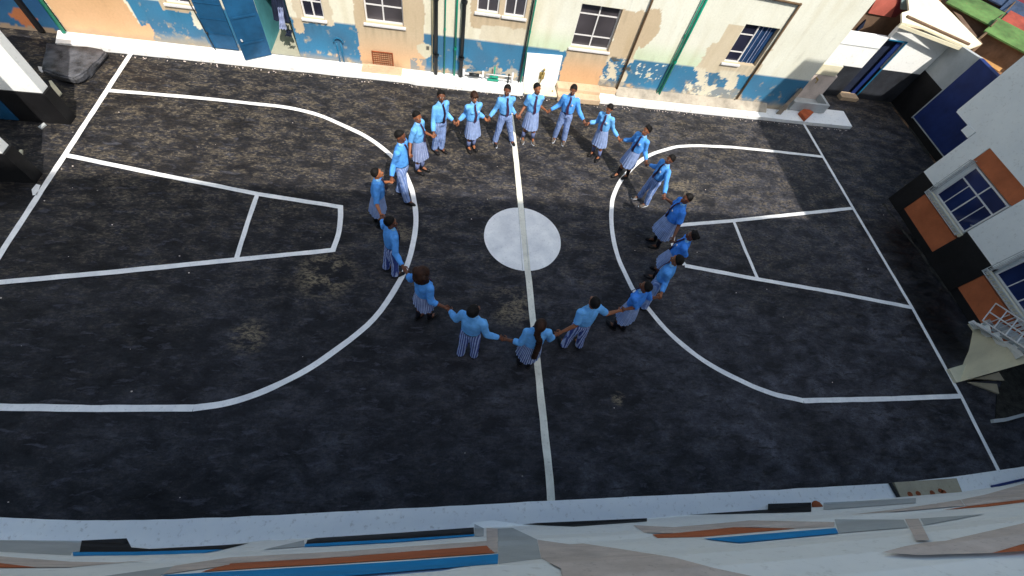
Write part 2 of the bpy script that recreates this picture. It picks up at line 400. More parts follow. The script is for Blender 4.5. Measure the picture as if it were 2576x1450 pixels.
ribbon(bm, [G(1700, 568), G(1845, 556), G(2142, 525)], .10, Z + .003)
ribbon(bm, catmull([G(1702, 566), G(1692, 615), G(1722, 668)], 5), .10, Z + .0035)
ribbon(bm, [G(1722, 669), G(1905, 703), G(2100, 737), G(2292, 774)], .10, Z + .003)
ribbon(bm, [G(1845, 557), G(1875, 632), G(1905, 701)], .08, Z + .0035)
cc = Vector((1.705, 5.585)); ring = []
for i in range(72):
    t = 2 * math.pi * i / 72; r = .85 + .008 * noise.noise(Vector((math.cos(t) * 2, math.sin(t) * 2, 3)))
    ring.append(bm.verts.new((cc.x + r * math.cos(t), cc.y + r * math.sin(t), Z + .004)))
bm.faces.new(ring)
# stray paint slop beside the left baseline
sl = [G(*p) for p in crop(0, 300, 1.611, ((205, 740), (235, 705), (262, 712), (240, 775), (212, 778)))]
bm.faces.new([bm.verts.new((p.x, p.y, Z)) for p in sl])
tag(obj('court_markings', bm, [M['line_white'], M['line_cream'], M['grey']]), kind='structure')

bm = BM(); r_ = random.Random(11)
for k in range(60):
    x = r_.uniform(-9, 12.2); y = r_.uniform(.6, 10.3); sz = r_.uniform(.006, .016); ball(bm, (x, y, sz * .6), sz, sz * r_.uniform(.6, 1), sz * .6, None, 6, 4)
for k in range(260):
    x = r_.uniform(-9, 12.4); y = 10.44 - abs(r_.gauss(0, .05)); sz = r_.uniform(.006, .018); ball(bm, (x, y, sz * .6), sz, sz, sz * .6, None, 6, 4)
tag(obj('grit', bm, M['taupe']), 'pale grit and pebbles scattered over the black court and along the far kerb', 'grit', kind='stuff')

# ------------------------------------------------------------------ kerbs
def kerb(name, front, back, z, mat, skirt=True, seed=0):
    bm = BM(); F = [bm.verts.new((p[0], p[1], z)) for p in front]; B = [bm.verts.new((p[0], p[1], z)) for p in back]
    D = [bm.verts.new((p[0], p[1], 0 - .01)) for p in front]
    for i in range(len(F) - 1):
        bm.faces.new((F[i], F[i + 1], B[i + 1], B[i])); bm.faces.new((D[i], D[i + 1], F[i + 1], F[i]))
    e0 = bm.verts.new((back[0][0], back[0][1], -.01)); e1 = bm.verts.new((back[-1][0], back[-1][1], -.01))
    bm.faces.new((D[0], F[0], B[0], e0)); bm.faces.new((D[-1], e1, B[-1], F[-1]))
    return tag(obj(name, bm, mat), kind='structure')
WY = 10.95
fr = []; bk = []
x = -9.05
while x < 12.56:
    y = 10.5 + .018 * noise.noise(Vector((x * 1.3, 1, 2))) - (.05 if -.95 < x < 2.0 else 0)
    fr.append((x, y)); bk.append((x, WY + (.3 if x > 10.45 else .02))); x += .2
fr.append((12.56, 10.5)); bk.append((12.62, 11.25))
fr[0] = (-9.05, 10.48); bk[0] = (-9.2, 10.97)
kerb('far_kerb', fr, bk, .10, M['kerb_white'])
NF = [(-900, 1262), (-500, 1280), (-200, 1292), (0, 1301.6), (110, 1307), (222, 1310), (360, 1308.5), (512.7, 1304), (700, 1296), (880, 1286), (1130, 1274), (1371, 1260.6), (1530, 1253), (1698, 1245), (1960, 1232), (2239, 1216.5), (2400, 1200), (2576, 1174.5), (2760, 1140)]
nf = []
for (a, b) in zip(NF, NF[1:]):
    for k in range(6):
        t = k / 6; p = G(a[0] + (b[0] - a[0]) * t, a[1] + (b[1] - a[1]) * t, .10); nf.append((p.x, p.y + .008 * noise.noise(Vector((p.x * 3, 5, 0)))))
kerb('near_kerb', nf, [(p[0], -.75) for p in nf], .10, M['kerb_white'])
# gritty strips where the paint meets the right-hand walls
bm = BM()
def strip(bm, pts, w, z):
    ribbon(bm, pts, w, z, seed=4, step=.08, rough=.05)
strip(bm, [G(*p) for p in c4((1180, 935), (1340, 985), (1500, 1180), (1640, 1400), (1720, 1500))], .12, .008)
strip(bm, [G(*p) for p in c5((430, 570), (640, 860), (870, 1170), (960, 1290))], .09, .008)
tag(obj('grit_line', bm, M['moss']), kind='structure')

# ------------------------------------------------------------------ windows
def window(parent, x0, x1, z0, z1, y, depth, frame, pane, mull, trans, sill=True, fw=.035):
    """casement set back in the wall; mull = vertical bars (fractions), trans = horizontal bars (fractions)"""
    bm = BM(); f = y + depth
    box(bm, x0, x1, f - .03, f + .03, z0, z0 + fw); box(bm, x0, x1, f - .03, f + .03, z1 - fw, z1)
    box(bm, x0, x0 + fw, f - .029, f + .031, z0 + fw, z1 - fw); box(bm, x1 - fw, x1, f - .029, f + .031, z0 + fw, z1 - fw)
    for m in mull:
        xm = x0 + (x1 - x0) * m; box(bm, xm - .016, xm + .016, f - .022, f + .02, z0 + fw, z1 - fw)
    for t in trans:
        zt = z0 + (z1 - z0) * t; box(bm, x0 + fw, x1 - fw, f - .018, f + .018, zt - .014, zt + .014)
    fo = obj('window', bm, frame, parent)
    bm = BM(); box(bm, x0 + .01, x1 - .01, f - .003, f + .003, z0 + .01, z1 - .01); obj('pane', bm, pane, fo)
    if sill:
        bm = BM(); box(bm, x0 - .05, x1 + .05, y - .045, f - .03, z0 - .055, z0 - .002, .008); obj('sill', bm, M['frame_white'], fo)
    return fo
def fixpar(o): pass

# ------------------------------------------------------------------ far classroom building
FB = thing('school_building', 'weathered cream and blue plastered building behind the court, with pipes on its wall', 'building', (0, 0, 0))
wins = [(-6.42, -5.88, 1.08, 2.15), (-3.45, -2.97, 1.13, 2.2), (-2.02, -1.12, 1.2, 2.35), (.62, 1.15, 1.79, 2.5), (1.28, 1.8, 1.78, 2.5), (3.12, 4.16, 1.22, 2.29), (7.46, 8.44, 1.33, 2.36)]
door = (-4.47, -3.77, .12, 2.1)
holes = wins + [door]
CREAM = (.76, .75, .64); CRM2 = (.76, .78, .71); BLUE = (.055, .165, .30); TANP = (.56, .46, .33); ORG = (.66, .42, .25); GRN = (.56, .70, .50); DARK = (.10, .10, .09); GREYD = (.36, .33, .27)
def nz(x, z, s, o=0): return noise.noise(Vector((x * s, z * s, o)))
def fb(x, z, s, o=0): return noise.fractal(Vector((x * s, z * s, o)), .6, 2.1, 5)
def lerp3(a, b, t):
    t = max(0, min(1, t)); return tuple(a[i] + (b[i] - a[i]) * t for i in range(3))
def sm(a, b, x):
    t = max(0, min(1, (x - a) / (b - a))); return t * t * (3 - 2 * t)
def wallcol(x, z):
    j = .022 * fb(x, z, 3, 1)
    X = x + j; Zz = z + j
    c = lerp3(CREAM, CRM2, sm(1.5, 2.5, x + nz(x, z, .6)))
    if 1.8 < x < 3.2 or 4.9 < x < 7.2: c = lerp3(c, GRN, .75 * sm(1.75, 1.15, z) )
    # blue dado
    top = 1.1
    if X < -7.9: top = 1.2
    if Zz < top and not (-9.0 < X < -7.25):
        b = lerp3(BLUE, (.04, .20, .38), .5 + .9 * nz(x, z, 1.7, 4))
        # wear towards the foot
        w = fb(x, z, 4.5, 7)
        if w > .30 + 1.1 * z: b = lerp3(ORG, TANP, .5 + nz(x, z, 5, 8))
        else: b = lerp3(b, GREYD, .6 * sm(.0, .3, w - .6 * z))
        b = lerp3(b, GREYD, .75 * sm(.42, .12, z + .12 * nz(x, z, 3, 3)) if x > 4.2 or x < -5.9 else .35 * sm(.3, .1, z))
        c = b
    def rect(x0, x1, z0, z1, r=.06):
        k = r * (.8 * fb(x, z, 2.6, x0 * 3) + .35 * nz(x, z, 9, x0))
        return x0 - k < x < x1 + k and z0 - k < z < z1 + k
    # plaster repairs
    if rect(-9.0, -7.3, 0, 3): c = lerp3(ORG, (.60, .38, .20), sm(.3, 1.6, z + .2 * nz(x, z, 1.5)))
    if rect(-7.6, -7.1, 0, .45, .15): c = ORG
    if rect(-6.55, -5.72, .93, 2.4): c = TANP
    if rect(-3.62, -2.78, 1.0, 2.5): c = lerp3(TANP, CREAM, .35)
    if rect(-3.72, -3.5, .72, 1.1): c = TANP
    if rect(-6.0, -5.86, .55, 1.0): c = CREAM
    if rect(-2.26, -.62, .0, 3.2): c = lerp3(ORG, TANP, sm(.15, 1.1, z + .1 * nz(x, z, 2)))
    if -1.0 < x < -.6 and .06 < z < .42 and fb(x, z, 3, 5) > -.1: c = lerp3(BLUE, GREYD, .6)
    if (x + .62) ** 2 + (z - .68) ** 2 < (.19 + .04 * fb(x, z, 6)) ** 2: c = (.60, .58, .46)
    if (x + .55) ** 2 + (z - .74) ** 2 < (.05) ** 2: c = DARK
    if rect(.5, 1.92, 1.42, 3.2): c = TANP
    if rect(.75, 1.92, 1.12, 1.5): c = lerp3(CREAM, TANP, .4)
    if rect(.45, 1.9, .1, .36, .25) and fb(x, z, 5, 12) > -.2: c = lerp3(TANP, (.30, .33, .36), .5 + nz(x, z, 6))
    if rect(3.06, 4.2, .1, 1.2): c = lerp3(ORG, TANP, sm(.5, 1.2, z))
    if rect(4.14, 4.9, 1.08, 2.3): c = TANP
    if (x - 4.95) ** 2 / .1 + (z - 1.95) ** 2 / .25 < 1 + .3 * fb(x, z, 4): c = TANP
    if 4.2 < x < 4.95 and z < 1.12:
        q = fb(x, z, 3.2, 21)
        if q > .12: c = lerp3(TANP, CREAM, .5)
        elif q < -.35: c = DARK
        if z < .42: c = lerp3(c, (.26, .25, .24), .6)
    if 5.1 < x < 5.9 and .62 < z < 1.05 and fb(x, z, 9, 31) > .36: c = CRM2
    if (x - 5.52) ** 2 + (z - .72) ** 2 < (.07 + .04 * fb(x, z, 8)) ** 2: c = (.62, .60, .48)
    if rect(6.85, 8.6, 1.05, 1.8, .12): c = lerp3(TANP, CREAM, .3)
    if 7.0 < x < 7.45 and 1.0 < z < 2.3 and x > 7.0 + .3 * (2.3 - z) - .3: c = lerp3(TANP, CREAM, .3)
    if 6.75 < x < 8.5 and z < 1.1:
        q = fb(x, z, 2.2, 41)
        if q > .05: c = lerp3(c, lerp3(CREAM, TANP, .35), sm(.05, .12, q))
        elif z < .6: c = lerp3(c, GREYD, .6)
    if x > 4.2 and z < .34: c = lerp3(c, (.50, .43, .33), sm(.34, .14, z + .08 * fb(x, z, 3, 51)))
    for (a_, b_, c_, d_) in wins:
        if a_ - .06 < x < b_ + .06 and z < c_:
            k_ = sm(.55, 0, c_ - z) * max(0, .5 + 1.2 * nz(x * 5, z * .35, 2.4, 71)); c = lerp3(c, tuple(v * .62 for v in c), min(.55, k_ * .6))
    if z > 1.1: c = lerp3(c, tuple(v * q_ for v, q_ in zip(c, (.86, .82, .74))), .8 * max(0, nz(x * 1.5, z * .25, 3.1, 77)))
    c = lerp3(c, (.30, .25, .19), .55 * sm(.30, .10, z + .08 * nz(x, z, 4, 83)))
    # streaks and stains below sills, pipes
    s = fb(x * 2.6, z * .5, 3, 61)
    if s > .45: c = lerp3(c, tuple(v * .9 for v in c), min(1, (s - .45) * 2))
    if z > 2.2 and x < 9 and False: pass
    return c
bm = BM(); st = .026
cl = bm.loops.layers.float_color.new('Col')
nx = int((10.38 + 9.0) / st); nzz = int(4.3 / st)
import itertools
V = {}; CC = {}
def gv(i, j):
    if (i, j) not in V:
        x = -9.0 + i * st; z = j * st
        for (a, b, c, d) in holes:
            if abs(x - a) < st * .51: x = a
            if abs(x - b) < st * .51: x = b
            if abs(z - c) < st * .51: z = c
            if abs(z - d) < st * .51: z = d
        V[i, j] = bm.verts.new((x, WY + .004 * nz(x, z, 1.2), z)); CC[V[i, j]] = (*wallcol(x, z), 1)
    return V[i, j]
def coarse(j): return j * st > 3.2
for i in range(nx):
    for j in range(nzz):
        xc = -9.0 + (i + .5) * st; zc = (j + .5) * st
        if any(a < xc < b and c < zc < d for (a, b, c, d) in holes): continue
        f = bm.faces.new((gv(i, j), gv(i + 1, j), gv(i + 1, j + 1), gv(i, j + 1)))
        for l in f.loops: l[cl] = CC[l.vert]
# reveals of every opening
for (a, b, c, d) in holes:
    dd = .16 if (a, b, c, d) != door else .9
    if (a, b, c, d) == door: continue
    for q in (((a, WY, c), (a, WY + dd, c), (a, WY + dd, d), (a, WY, d)), ((b, WY, c), (b, WY, d), (b, WY + dd, d), (b, WY + dd, c)), ((a, WY, d), (a, WY + dd, d), (b, WY + dd, d), (b, WY, d)), ((a, WY, c), (b, WY, c), (b, WY + dd, c), (a, WY + dd, c))):
        f = bm.faces.new([bm.verts.new(p) for p in q])
        for l in f.loops: l[cl] = (*TANP, 1)
# end wall and top of the building
ex = -9.0 + nx * st
for q in (((ex, WY, 0), (ex, WY + 7, 0), (ex, WY + 7, nzz * st), (ex, WY, nzz * st)), ((-9, WY, nzz * st), (ex, WY, nzz * st), (ex, WY + 7, nzz * st), (-9, WY + 7, nzz * st)), ((-9.0, WY, 0), (-9.0, WY, nzz * st), (-9.0, WY + 7, nzz * st), (-9.0, WY + 7, 0))):
    f = bm.faces.new([bm.verts.new(p) for p in q])
    for l in f.loops: l[cl] = (*CREAM, 1)
me = bpy.data.meshes.new('wall'); bm.to_mesh(me); bm.free(); me.materials.append(M['wallpaint'])
wall = link(bpy.data.objects.new('wall', me), FB)
# rooms behind the windows
bm = BM(); box(bm, -8.9, -4.95, WY + .3, WY + .34, 0.01, 4.2); box(bm, -3.6, 10.3, WY + .3, WY + .34, .01, 4.2); obj('room_partition', bm, M['indoor'], FB)
# doorway lobby
bm = BM(); a, b, c, d = door
box(bm, a - .02, b + .3, WY + .02, WY + 1.6, .05, .115); obj('lobby_floor', bm, M['pale_floor'], FB)
bm = BM(); box(bm, a - .10, a - .02, WY + .012, WY + 1.6, .1, 2.4); box(bm, a - .1, b + .3, WY + 1.6, WY + 1.68, .1, 2.4); obj('lobby_wall', bm, M['turquoise'], FB)
bm = BM(); box(bm, b + .01, b + .09, WY + .012, WY + 1.6, .1, 2.4); obj('lobby_side_wall', bm, M['dark_cloth'], FB)
window(FB, *wins[0], WY, .09, M['frame_white'], M['glass'], (.5,), (.33, .66))
window(FB, *wins[1], WY, .09, M['frame_white'], M['glass'], (.5,), (.34, .67))
window(FB, *wins[2], WY, .12, M['frame_white'], M['glass_brown'], (.47,), (.33, .7))
window(FB, *wins[3], WY, .07, M['frame_white'], M['glass_brown'], (.5,), ())
window(FB, *wins[4], WY, .07, M['frame_white'], M['glass_brown'], (.5,), ())
window(FB, *wins[5], WY, .12, M['frame_white'], M['glass_brown'], (.5,), (.27, .76))
# right-hand window: one fixed leaf, the other open on a blue curtain
a, b, c, d = wins[6]; mid = a + .46
w5 = window(FB, a, mid, c, d, WY, .10, M['frame_white'], M['glass'], (), (.27, .72))
bm = BM(); n = 60; top = []; bot = []
for i in range(n + 1):
    x = mid + (b - mid) * i / n; y = WY + .13 + .02 * math.sin(i * 1.9)
    top.append(bm.verts.new((x, y, d))); bot.append(bm.verts.new((x, y + .005 * math.sin(i), c)))
for i in range(n): bm.faces.new((bot[i], bot[i + 1], top[i + 1], top[i]))
obj('curtain', bm, M['curtain'], w5, True)
bm = BM(); box(bm, mid + .12, mid + .135, WY + .10, WY + .115, c, d); box(bm, mid + .27, mid + .285, WY + .10, WY + .115, c, d); box(bm, mid + .36, mid + .37, WY + .10, WY + .115, c, d)
obj('curtain_trim', bm, M['denim'], w5)

# metal doors
bm = BM()
hp = Vector((-4.47, WY - .03, 0)); tp = G(621, 162.7); tp = Vector((tp.x, tp.y, 0)); dr = (tp - hp).normalized(); L = (tp - hp).length; nn = Vector((-dr.y, dr.x, 0))
slab3(bm, [hp + Vector((0, 0, .13)), hp + dr * L + Vector((0, 0, .13)), hp + dr * L + Vector((0, 0, 2.25)), hp + Vector((0, 0, 2.25))], nn * .035)
for z in (.5, 1.1, 1.7): slab3(bm, [hp + dr * .06 + Vector((0, 0, z)), hp + dr * (L - .06) + Vector((0, 0, z)), hp + dr * (L - .06) + Vector((0, 0, z + .04)), hp + dr * .06 + Vector((0, 0, z + .04))], nn * .05)
dl = obj('door', bm, M['teal_blue'], FB); 
bm = BM(); rod(bm, hp + dr * (L - .08) + nn * .03 + Vector((0, 0, .62)), hp + dr * (L - .08) + nn * .09 + Vector((0, 0, .62)), .02); obj('handle', bm, M['steel'], dl)
bm = BM(); box(bm, -5.82, -5.22, WY - .05, WY - .012, .14, 2.3)
for z in (.5, .85, 1.2, 1.55): box(bm, -5.80, -5.24, WY - .062, WY - .051, z, z + .015)
dl2 = obj('door', bm, M['teal_blue'], FB); dl2['label'] = 'closed blue sheet metal door leaf with horizontal seams'
bm = BM(); rod(bm, (-5.75, WY - .08, .05), (-5.9, WY - .08, 1.6), .012); ball(bm, (-5.78, WY - .08, .52), .03); obj('bolt', bm, M['pipe_black'], dl2)
# clothes hanging in the doorway
hc = thing('hanging_clothes', 'pale and dark navy clothes hanging in the open doorway beside the blue door', 'clothes', (-3.86, WY - .05, .7))
def drape(x0, x1, z0, z1, y, seed):
    bm = BM(); nx_, nz_ = 14, 18; g = {}
    for i in range(nx_ + 1):
        for j in range(nz_ + 1):
            t = j / nz_; w = 1 - .35 * t + .1 * math.sin(t * 6 + seed)
            xm = (x0 + x1) / 2 - .08 * (1 - t); x = xm + (x0 - x1) / 2 * w * (1 - 2 * i / nx_)
            g[i, j] = bm.verts.new((x, y + .025 * math.sin(i * 1.3 + seed) + .01 * math.sin(j), z0 + (z1 - z0) * t))
    for i in range(nx_):
        for j in range(nz_): bm.faces.new((g[i, j], g[i + 1, j], g[i + 1, j + 1], g[i, j + 1]))
    return bm
obj('dark_garment', drape(-4.05, -3.72, 1.0, 2.1, WY - .05, 1), M['dark_cloth'], hc, True)
obj('pale_garment', drape(-3.98, -3.82, .84, 1.35, WY - .09, 2), M['denim'], hc, True)
obj('shoe_pair', drape(-3.90, -3.74, .68, .86, WY - .09, 3), M['dark_cloth'], hc, True)

# low vent grille
vt = thing('vent_grille', 'square rusty orange mesh grille set low in the far wall', 'grille', (-1.7, WY - .02, .25))
bm = BM()
for (x0, x1, z0, z1) in ((-1.97, -1.44, .03, .055), (-1.97, -1.44, .485, .51), (-1.97, -1.945, .055, .485), (-1.465, -1.44, .055, .485)): box(bm, x0, x1, WY - .03, WY - .008, z0, z1)
obj('frame', bm, M['rust'], vt)
bm = BM()
for i in range(1, 9): box(bm, -1.945 + i * .053 - .004, -1.945 + i * .053 + .004, WY - .022, WY - .012, .055, .485)
for i in range(1, 8): box(bm, -1.945, -1.465, WY - .026, WY - .016, .055 + i * .054 - .004, .055 + i * .054 + .004)
obj('mesh', bm, M['rust'], vt)
bm = BM(); box(bm, -2.24, -1.22, 10.62, WY - .004, .085, .135, .01); box(bm, -2.1, -1.4, WY - .12, WY - .03, .12, .16, .01)
tag(obj('tan_step', bm, M['tan']), 'low tan concrete slab on the white kerb under the vent grille', 'step')

# pipes on the wall
def pipe(x, z0, z1, r, mat, label, y=None, x1=None, clamps=(), name='drain_pipe', group=None):
    y = WY - r - .03 if y is None else y; x1 = x if x1 is None else x1
    t = thing(name, label, 'pipe', (x, y, z0), 0, group)
    bm = BM(); rod(bm, (x, y, z0), (x1, y, z1), r, n=14); obj('tube', bm, mat, t, True)
    for z in clamps:
        xx = x + (x1 - x) * (z - z0) / (z1 - z0)
        bm = BM(); rod(bm, (xx, y, z - .03), (xx, y, z + .03), r * 1.35, n=14); box(bm, xx - r * 1.5, xx + r * 1.5, y, WY - .006, z - .012, z + .012); obj('clamp', bm, mat, t)
    return t
pipe(-.34, .10, 4.2, .05, M['pipe_black'], 'left one of the two thick black drain pipes', clamps=(.62, 2.0))
pipe(.32, .10, 4.2, .05, M['pipe_black'], 'right one of the two thick black drain pipes, beside the double window', clamps=(.62, 2.0))
pipe(-.43, .15, 4.2, .016, M['pipe_cream'], 'thin cream pipe touching the left thick black drain pipe')
pipe(-.12, .10, 4.2, .017, M['pipe_green'], 'thin green water pipe just right of the left thick black pipe', clamps=(1.3,))
pipe(.15, .10, 4.2, .026, M['pipe_green'], 'wider green water pipe just left of the right thick black pipe', clamps=(.85,))
pipe(1.93, .06, 4.2, .018, M['pipe_black'], 'thin black pipe running down the wall left of the white tap panel')
pipe(1.99, .06, 4.2, .017, M['pipe_green'], 'thin green pipe running down the wall left of the white tap panel', clamps=(1.5,))
pipe(4.77, .24, 4.2, .026, M['pipe_brown'], 'single brown pipe right of the large six pane window')
pipe(6.0, .10, 4.2, .018, M['pipe_green'], 'thin green pipe, left of the green pair beside the curtained window', clamps=(1.9,))
pipe(6.08, .10, 4.2, .030, M['pipe_green'], 'thick green pipe, right of the green pair beside the curtained window', clamps=(1.2,))
t = thing('drain_pipe', 'dark bent pipe around the right side of the curtained window', 'pipe', (8.52, WY - .04, .33))
bm = BM(); rod(bm, (8.52, WY - .04, .33), (8.50, WY - .04, 2.98), .028); obj('tube', bm, M['pipe_brown'], t, True)
bm = BM(); rod(bm, (8.50, WY - .04, 2.98), (7.2, WY - .04, 3.02), .026); ball(bm, (8.50, WY - .04, 2.98), .035); obj('elbow_branch', bm, M['pipe_brown'], t, True)
# small cast hand fitting painted in the blue dado
t = thing('wall_bracket', 'blue painted metal bracket with two short pipes on the blue wall under the small window', 'bracket', (-2.75, WY - .02, .15))
bm = BM(); rod(bm, (-2.80, WY - .03, .12), (-2.80, WY - .03, .62), .016); rod(bm, (-2.70, WY - .03, .12), (-2.70, WY - .03, .62), .016); obj('pipes', bm, M['frame_blue'], t, True)
bm = BM()
for k in range(8):
    a0 = math.pi * k / 8; a1 = math.pi * (k + 1) / 8
    rod(bm, (-2.75 + .11 * math.cos(a0), WY - .04, .64 + .11 * math.sin(a0)), (-2.75 + .11 * math.cos(a1), WY - .04, .64 + .11 * math.sin(a1)), .018)
obj('hood', bm, M['frame_blue'], t, True)

# pipework and valves at the wall foot
t = thing('water_valves', 'white pipes and green stop valve at the wall foot left of the tap panel', 'pipework', (1.2, WY - .1, .2))
bm = BM(); rod(bm, (.42, WY - .09, .22), (.95, WY - .09, .2), .03); rod(bm, (1.0, WY - .09, .17), (1.75, WY - .12, .17), .018); rod(bm, (1.0, WY - .14, .3), (1.75, WY - .14, .3), .014)
rod(bm, (1.72, WY - .14, .12), (1.72, WY - .14, .42), .03); rod(bm, (.4, WY - .09, .12), (.4, WY - .09, .34), .035); rod(bm, (.92, WY - .09, .12), (.92, WY - .09, .34), .03); obj('white_pipes', bm, M['frame_white'], t, True)
bm = BM(); rod(bm, (1.22, WY - .12, .12), (1.22, WY - .12, .52), .022); rod(bm, (1.1, WY - .14, .24), (1.34, WY - .14, .24), .03); box(bm, 1.05, 1.36, WY - .17, WY - .1, .13, .17, .01); obj('green_valve', bm, M['pipe_green'], t, True)
bm = BM(); rod(bm, (.55, WY - .12, .22), (.82, WY - .12, .22), .05); obj('dark_meter', bm, M['pipe_black'], t, True)
bm = BM(); rod(bm, (1.62, WY - .13, .1), (1.62, WY - .13, .36), .025); obj('dark_riser', bm, M['pipe_black'], t, True)
# white panel with the tap
t = thing('tap_panel', 'white rendered panel with a brass tap at the foot of the far wall', 'tap panel', (2.5, WY - .05, .1))
bm = BM(); slab3(bm, [(2.07, WY - .07, .02), (3.0, WY - .07, .08), (2.97, WY - .05, .98), (2.02, WY - .05, .94)], (0, .046, 0)); obj('slab', bm, M['white'], t)
bm = BM(); rod(bm, (2.53, WY - .07, .42), (2.53, WY - .16, .42), .03); rod(bm, (2.53, WY - .15, .43), (2.51, WY - .17, .28), .022); rod(bm, (2.53, WY - .13, .43), (2.55, WY - .13, .58), .012); ball(bm, (2.55, WY - .13, .60), .03, .03, .04); box(bm, 2.46, 2.60, WY - .10, WY - .071, .3, .5, .01); obj('tap', bm, M['brass'], t, True)
bm = BM(); rod(bm, (2.54, WY - .078, .28), (2.50, WY - .08, .05), .014); obj('drip_pipe', bm, M['brass'], t, True)
bm = BM(); rod(bm, (2.93, WY - .1, .05), (2.86, 10.6, .13), .02); obj('waste_pipe', bm, M['brass'], t, True)
# plaster steps
bm = BM(); box(bm, 2.05, 2.98, 10.42, WY - .072, .085, .125, .015); tag(obj('plaster_apron', bm, M['cream']), 'cream plaster apron on the kerb below the tap panel', 'step')
bm = BM(); box(bm, 2.99, 4.24, 10.62, WY - .006, .105, .26, .02); box(bm, 2.99, 4.22, 10.36, 10.62, .015, .17, .02); box(bm, 4.25, 4.75, 10.80, WY - .006, .105, .24, .02)
tag(obj('tan_steps', bm, M['tan']), 'two worn tan concrete steps under the orange plaster patch and six pane window', 'step')
bm = BM(); slab3(bm, [(4.76, WY - .22, .105), (9.6, WY - .22, .105), (9.6, WY - .005, .105), (4.76, WY - .005, .105)], (0, 0, .012))
vsx = [v for v in bm.verts if v.co.y > WY - .1 and v.co.z > .11]
for v in vsx: v.co.z += .16
tag(obj('plaster_skirt', bm, M['skirt_plaster']), 'sloping bare plaster skirt along the foot of the far wall at right', 'skirting')

# left return of the far building: navy wall in the corner
t = thing('side_building', 'shaded navy wall with a peeled orange patch in the far left corner', 'building', (-10.5, 11.0, 0))
bm = BM(); cl = bm.loops.layers.float_color.new('Col'); V = {}; st2 = .05; CC = {}
def sc(x, z):
    c = (.62, .60, .45) if z > 1.25 + .03 * fb(x, z, 4) else lerp3((.012, .06, .16), (.02, .09, .2), nz(x, z, 2) + .5)
    if (x + 9.75) ** 2 / .06 + (z - .3) ** 2 / .05 < 1 + .5 * fb(x, z, 4): c = (.30, .11, .05)
    if z < .1 + .04 * fb(x, z, 5): c = (.22, .17, .13)
    return c
for i in range(86):
    for j in range(80): pass
def gv2(i, j):
    if (i, j) not in V:
        x = -13.3 + i * st2; z = j * st2; V[i, j] = bm.verts.new((x, 10.99, z)); CC[V[i, j]] = (*sc(x, z), 1)
    return V[i, j]
for i in range(84):
    for j in range(80):
        f = bm.faces.new((gv2(i, j), gv2(i + 1, j), gv2(i + 1, j + 1), gv2(i, j + 1)))
        for l in f.loops: l[cl] = CC[l.vert]
me = bpy.data.meshes.new('wall'); bm.to_mesh(me); bm.free(); me.materials.append(M['wallpaint']); o = bpy.data.objects.new('wall', me)
me.transform(Matrix.Translation((10.5, -11.0, 0))); link(o, t)
bm = BM(); box(bm, -9.6, -9.5, 10.9, 10.98, .05, 4); obj('corner_post', bm, M['black_paint'], t)
pipe(-9.02, .12, 4.0, .04, M['pipe_green'], 'green downpipe at the far left corner of the cream building', y=10.88)

# ------------------------------------------------------------------ left: free standing wall ends
def leftwall(x0, x1, y, label, window_=None, lit=-8.17):
    t = thing('boundary_wall', label, 'wall', (x1 - .5, y, 0))
    bm = BM(); box(bm, x0, x1 - .03, y, y + .22, .72, 3.6, .01); obj('upper_wall', bm, M['white'], t)
    bm = BM(); box(bm, x0, x1, y - .02, y + .24, 0, .719); obj('plinth', bm, M['black_paint'], t)
    return t
t = leftwall(-13, -7.80, 7.98, 'white wall with black plinth and blue shutter at the left edge of the court')
bm = BM(); box(bm, -9.7, -8.70, 7.93, 7.955, .03, .60); 
for k in range(4): box(bm, -9.68 + k * .25, -9.67 + k * .25, 7.918, 7.931, .04, .59)
obj('shutter', bm, M['teal_blue'], t)
g2 = G(11.7, 388, .72)
t = leftwall(g2.x - 4.5, g2.x, g2.y, 'second white wall end with black plinth, nearer, cut by the left frame edge')
# black slab / folded tarpaulin leaning by the left corner
tp_ = thing('tarpaulin', 'folded black tarpaulin slab lying by the kerb in the far left corner', 'tarpaulin', (-8.4, 9.9, 0))
pts = [(-9.15, 10.36), (-8.02, 10.40), (-7.93, 10.3), (-8.0, 9.55), (-8.04, 9.32), (-8.15, 9.2), (-8.5, 9.27), (-8.85, 9.42)]
bm = BM(); fs = prism(bm, pts, .01, .16); bmesh.ops.bevel(bm, geom=[e for e in bm.edges], offset=.03, segments=3, affect='EDGES'); bmesh.ops.triangulate(bm, faces=bm.faces); bmesh.ops.subdivide_edges(bm, edges=bm.edges, cuts=3, use_grid_fill=True)
for v in bm.verts:
    if v.co.z > .1: v.co.z += .05 * noise.noise(v.co * 2.2) + .02 * noise.noise(v.co * 7)
obj('sheet', bm, M['tarp'], tp_, True)
def chip(name, label, pts, h, mat, cat='debris'):
    bm = BM(); P = [G(*p) for p in pts]; prism(bm, P, .003, .003 + h); tag(obj(name, bm, mat), label, cat)
chip('wood_scrap', 'small cream scrap of wood on the ground beside the first left wall end', c1((465, 770), (490, 765), (585, 880), (560, 910), (500, 850)), .03, M['cream'])
chip('paper_scrap', 'small pale paper scrap between the left wall end and the black tarpaulin', c1((360, 630), (430, 640), (405, 690), (375, 670)), .02, M['frame_white'])
chip('pale_patch', 'pale triangular patch on the dark ground at the left edge', crop(0, 300, 1.611, ((135, 490), (152, 490), (145, 590), (90, 580))), .03, M['cream'])  # thin pale triangular patch
chip('stone_fragment', 'small grey fragment at the foot of the first left wall end', c1((365, 1200), (420, 1160), (440, 1175), (390, 1215)), .03, M['grey'])

